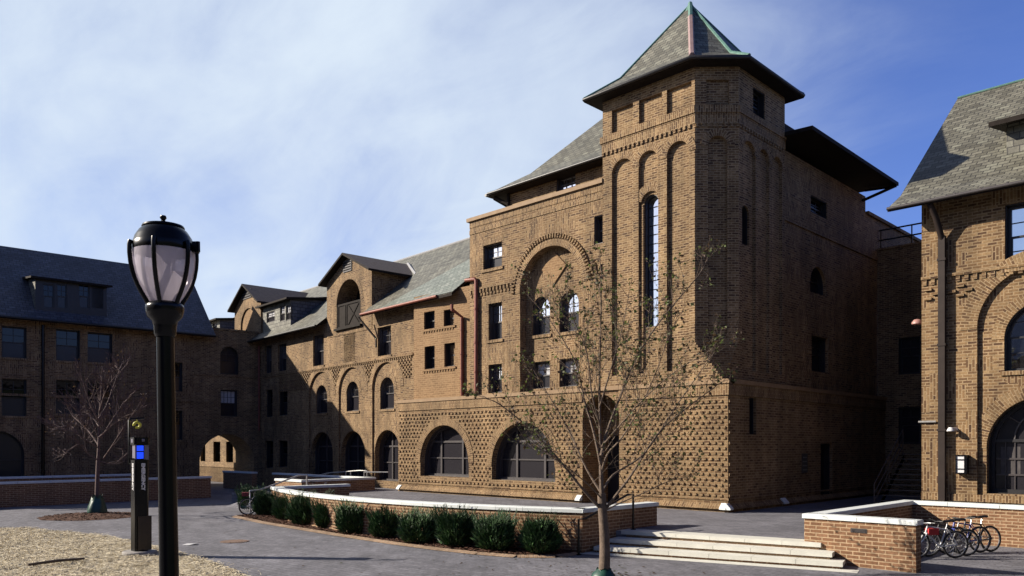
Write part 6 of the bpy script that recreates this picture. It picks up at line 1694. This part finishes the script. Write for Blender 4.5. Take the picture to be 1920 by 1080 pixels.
# ================================================================== BUSHES
needles = [noisy('dark_yew_green', (0.010, 0.028, 0.010), (0.024, 0.056, 0.018), 5, 0.6, q=1.0), noisy('mid_yew_green', (0.036, 0.088, 0.026), (0.062, 0.132, 0.040), 5, 0.6, q=1.0)]
def bush_mesh(seed):
    r_ = random.Random(seed); mb = MB()
    # inner leafy body
    for k in range(3300):
        u, v = r_.uniform(0, 2*math.pi), r_.random(); z = r_.uniform(0.04, 0.78)
        rr = 0.47*(0.55 + 0.45*math.sin(min(1, z/0.7)*math.pi*0.75 + 0.35))*(0.55 + 0.45*math.sqrt(v))*(1 + 0.14*math.sin(3*u + seed) + 0.10*math.sin(5*u + z*6 + seed*2))
        p = Vector((rr*math.cos(u), rr*math.sin(u), z*(0.96 - 0.25*(rr/0.6)**2)))
        out = Vector((math.cos(u)*0.8, math.sin(u)*0.8, r_.uniform(0.2, 1.6))).normalized()
        out = (out + Vector((r_.uniform(-1, 1), r_.uniform(-1, 1), r_.uniform(-0.5, 0.5)))*0.45).normalized()
        l = r_.uniform(0.10, 0.22); w = out.cross(Vector((r_.uniform(-1, 1), r_.uniform(-1, 1), r_.uniform(-1, 1)))).normalized()*r_.uniform(0.014, 0.032)
        mb.face([p - w, p + w, p + out*l], 1 if r_.random() < 0.5 else 0)
    # upright shoots
    for k in range(110):
        u, rr = r_.uniform(0, 2*math.pi), 0.5*math.sqrt(r_.random()); d = Vector((math.cos(u)*rr*1.1, math.sin(u)*rr*1.1, 1.0)).normalized()
        p0 = Vector((math.cos(u)*rr, math.sin(u)*rr, 0.45)); l = r_.uniform(0.25, 0.60)
        d2 = (d + Vector((r_.uniform(-0.25, 0.25), r_.uniform(-0.25, 0.25), 0))).normalized()
        mb.tube([p0, p0 + d*l*0.5, p0 + d*l*0.5 + d2*l*0.5], [0.008, 0.006, 0.003], 3, 0, cap=False)
        for j in range(16):
            q = p0 + d*l*0.5*min(1, j/8) + (d2*l*0.5*((j-8)/8) if j > 8 else Vector())
            o_ = (d2*0.9 + Vector((r_.uniform(-1, 1), r_.uniform(-1, 1), r_.uniform(-0.2, 0.3)))*0.7).normalized(); w = o_.orthogonal().normalized()*0.011
            mb.face([q - w, q + w, q + o_*r_.uniform(0.07, 0.13)], 1 if r_.random() < 0.5 else 0)
    return mb
BP = [(466, 956, 0.78), (500, 966, 0.8), (534, 975, 0.85), (572, 984, 0.92), (610, 990, 0.88), (657, 1000, 0.95), (716, 1008, 1.02), (778, 1018, 0.98), (847, 1024, 0.95), (922, 1032, 1.0), (1006, 1037, 0.98)]
protos = []
for k in range(3):
    mb = bush_mesh(11 + k); protos.append(mb)
where = ['bush at the far left end of the planter row, against the parked bicycle', 'second dark bush from the bicycle in the planter row', 'third dark bush from the bicycle in the planter row',
         'fourth dark bush from the bicycle with a tall stray shoot', 'fifth dark bush from the bicycle in the planter row', 'middle dark bush of the planter row, sixth from the bicycle',
         'rounded very dark bush, fifth from the leafy tree', 'spiky dark green bush, fourth from the leafy tree', 'upright dark green bush, third from the leafy tree', 'wide spiky green bush, second from the leafy tree', 'last green bush of the planter row, nearest the leafy tree']
bobj = []
for k, (px, py, s) in enumerate(BP):
    x, y = on_g(px, py, 0.05)
    if k < 3: o = protos[k].build('bush', needles, loc=(0, 0, 0))
    else: o = bobj[k % 3].copy(); COL.objects.link(o)
    o.location = (x, y + 0.12, 0.05); o.rotation_euler = (0, 0, k*1.7); dd = (x*_F[0] + y*_F[1])
    hpx = [47, 52, 50, 66, 57, 62, 60, 67, 72, 74, 78][k]
    sc = hpx*dd/FPX/0.98
    o.scale = (sc*(1.0, 0.92, 0.96)[k % 3]*(0.92 if k > 5 else 1.0), sc*0.95, sc*(1.0, 1.04, 0.97)[(k*2) % 3])
    tagp(o, where[k], 'bush', 'dark evergreen bushes along the planter wall'); bobj.append(o)
# ================================================================== BICYCLES
tyre = mat('black_rubber', (0.012, 0.012, 0.013), 0.7); alu = mat('bright_alloy', (0.55, 0.55, 0.57), 0.3, 0.8); blk = mat('black_plastic', (0.012, 0.012, 0.013), 0.45)
def bike(label, pos, heading, colr, wr=0.36, lean=0.05, basket=None, group='bicycles parked in the brick bay', steer=0.1, col2=None, fork2=None):
    fm = mat('bicycle_paint', colr, 0.35, 0, 0.6); f2 = mat('bicycle_fork_paint', col2, 0.35) if col2 else fm
    T = thing('bicycle', label, 'bicycle', (pos[0], pos[1], pos[2] if len(pos) > 2 else 0.0), group=group, rotz=heading, local=True)
    T.rotation_euler = (lean, 0, heading)
    WB = 1.06
    ax = {'r': Vector((0, 0, wr)), 'f': Vector((WB, 0, wr))}
    bbk = Vector((0.43, 0, wr - 0.05)); st = Vector((0.27, 0, wr + 0.42)); hd0 = Vector((0.83, 0, wr + 0.32)); hd1 = Vector((0.79, 0, wr + 0.47))
    for k in ('r', 'f'):
        mb = MB(); mb.torus(ax[k], (0, 1, 0), wr - 0.028, 0.029, 36, 8); w = mb.build('wheel', tyre, T)
        mb = MB(); mb.torus(ax[k], (0, 1, 0), wr - 0.058, 0.011, 36, 6); mb.build('rim', alu, w)
        mb = MB()
        for j in range(20):
            a = 2*math.pi*j/20; b = a + (0.5 if j % 2 else -0.5); s = 0.03 if j % 2 else -0.03
            mb.tube([ax[k] + Vector((0.025*math.cos(b), s, 0.025*math.sin(b))), ax[k] + Vector(((wr-0.06)*math.cos(a), 0, (wr-0.06)*math.sin(a)))], 0.0028, 3, cap=False)
        mb.tube([ax[k] + Vector((0, -0.06, 0)), ax[k] + Vector((0, 0.06, 0))], 0.022, 8); mb.build('spokes', alu, w)
    mb = MB()
    mb.tube([bbk, st], 0.019, 8); mb.tube([bbk, hd0], 0.022, 8); mb.tube([st + Vector((0.01, 0, -0.03)), hd1], 0.019, 8); mb.tube([hd0, hd1], 0.025, 8)
    mb.build('frame', fm, T)
    for s in (-1, 1):
        mb = MB(); y = Vector((0, 0.062*s, 0)); yn = Vector((0, 0.03*s, 0))
        mb.tube([bbk + yn, Vector((0.12, 0.058*s, wr - 0.02)), ax['r'] + y], 0.012, 6); mb.tube([st + yn, Vector((0.13, 0.055*s, wr + 0.22)), ax['r'] + y], 0.011, 6)
        mb.build('rear_stay', f2, T)
    mb = MB(); mb.tube([hd0 - Vector((0, 0.06, 0.02)), hd0 + Vector((0, 0.06, -0.02))], 0.02, 6)
    for s in (-1, 1): mb.tube([hd0 + Vector((0.005, 0.055*s, -0.02)), Vector((0.93, 0.06*s, wr + 0.15)), ax['f'] + Vector((0, 0.062*s, 0))], 0.015, 6)
    mb.build('fork', f2, T)
    mb = MB(); mb.tube([st, st + Vector((-0.045, 0, 0.16))], 0.014, 6)
    sp_ = st + Vector((-0.05, 0, 0.17)); mb.build('seat_post', alu, T)
    mb = MB(); ring = []
    for (x, w_, z) in ((-0.13, 0.075, 0.02), (-0.06, 0.08, 0.025), (0.02, 0.045, 0.012), (0.10, 0.022, 0.008), (0.145, 0.015, 0.0)):
        ring.append([sp_ + Vector((x, w_*math.cos(2*math.pi*j/10), z + 0.034*math.sin(2*math.pi*j/10))) for j in range(10)])
    for i in range(4):
        for j in range(10):
            j2 = (j+1) % 10; mb.face([ring[i][j], ring[i+1][j], ring[i+1][j2], ring[i][j2]], 0, smooth=True, flip=True)
    mb.face(ring[0], 0); mb.face(ring[-1][::-1], 0); mb.build('saddle', blk, T)
    mb = MB(); ht = hd1 + Vector((0.0, 0, 0.06)); mb.tube([hd1, ht, ht + Vector((0.09, 0, 0.03))], 0.016, 6); c = ht + Vector((0.09, 0, 0.03))
    ca, sa = math.cos(steer), math.sin(steer)
    rt = lambda x, y, z: c + Vector((x*ca - y*sa, x*sa + y*ca, z))
    mb.tube([rt(-0.06, -0.30, 0.03), rt(-0.02, -0.12, 0.02), rt(0, 0, 0), rt(-0.02, 0.12, 0.02), rt(-0.06, 0.30, 0.03)], 0.013, 6)
    hb = mb.build('handlebar', alu if col2 else blk, T)
    mb = MB()
    for s in (-1, 1): mb.tube([rt(-0.035, 0.20*s, 0.027), rt(-0.062, 0.315*s, 0.032)], 0.019, 6); mb.tube([rt(0.01, 0.17*s, 0.01), rt(0.02, 0.26*s, -0.02)], 0.008, 5)
    mb.build('grip', blk, hb)
    mb = MB(); mb.torus(bbk + Vector((0, -0.05, 0)), (0, 1, 0), 0.075, 0.008, 20, 6); mb.tube([bbk + Vector((0, -0.07, 0)), bbk + Vector((0.10, -0.08, -0.13))], 0.011, 6); mb.tube([bbk + Vector((0, 0.07, 0)), bbk + Vector((-0.10, 0.08, 0.13))], 0.011, 6)
    mb.box(bbk.x + 0.06, bbk.x + 0.15, -0.18, -0.09, bbk.z - 0.145, bbk.z - 0.12); mb.box(bbk.x - 0.15, bbk.x - 0.06, 0.09, 0.18, bbk.z + 0.12, bbk.z + 0.145)
    for z in (0.04, -0.04): mb.tube([Vector((0, -0.045, wr + z)), bbk + Vector((0, -0.05, z*1.6))], 0.005, 4)
    mb.build('crank', alu, T)
    if basket:
        mb = MB()
        mb.box(basket[1], basket[1] + 0.28, -0.08, 0.08, basket[2], basket[2] + 0.16)
        mb.build('bag', mat('bag_cloth', basket[0], 0.7), T)
    return T
hd_ = math.atan2(-_R[1], -_R[0])
def gp_(px, py): 
    x, y = on_g(px, py); return (x, y, 0.003)
bike('silver and white bicycle nearest the wall end, a red bag on its frame', gp_(1791, 1047), hd_ + 0.12, (0.62, 0.62, 0.64), basket=((0.50, 0.02, 0.02), 0.52, 0.62), lean=-0.03, col2=(0.7, 0.7, 0.72))
bike('dark bicycle second in the bay with its black saddle lower than the next', gp_(1812, 1043), hd_ + 0.10, (0.02, 0.02, 0.025), lean=-0.04)
bike('blue bicycle third from the wall end with a high black saddle', gp_(1838, 1036.5), hd_ + 0.22, (0.03, 0.05, 0.30), lean=0.05, steer=-0.3)
bike('blackish bicycle farthest right in the bay nearest the back wall', gp_(1858, 1035), hd_ + 0.25, (0.015, 0.015, 0.02), lean=0.07, steer=0.25)
bx_, by_ = on_g(464, 966)
bike('dark bicycle with a red and black rear bag beside the far end of the bushes', (bx_, by_, 0.003), math.atan2(_R[1], _R[0]) + 0.35, (0.03, 0.04, 0.035), group='bicycles by the ramp', basket=((0.20, 0.02, 0.03), -0.22, 0.80), lean=0.05, col2=(0.5, 0.5, 0.5))
bike('grey bicycle half hidden in the ramp behind the rail', (-33.6, 20.0, 0.20), math.atan2(_R[1], _R[0]) + 0.15, (0.25, 0.26, 0.28), group='bicycles by the ramp', lean=-0.05, col2=(0.6, 0.6, 0.6))
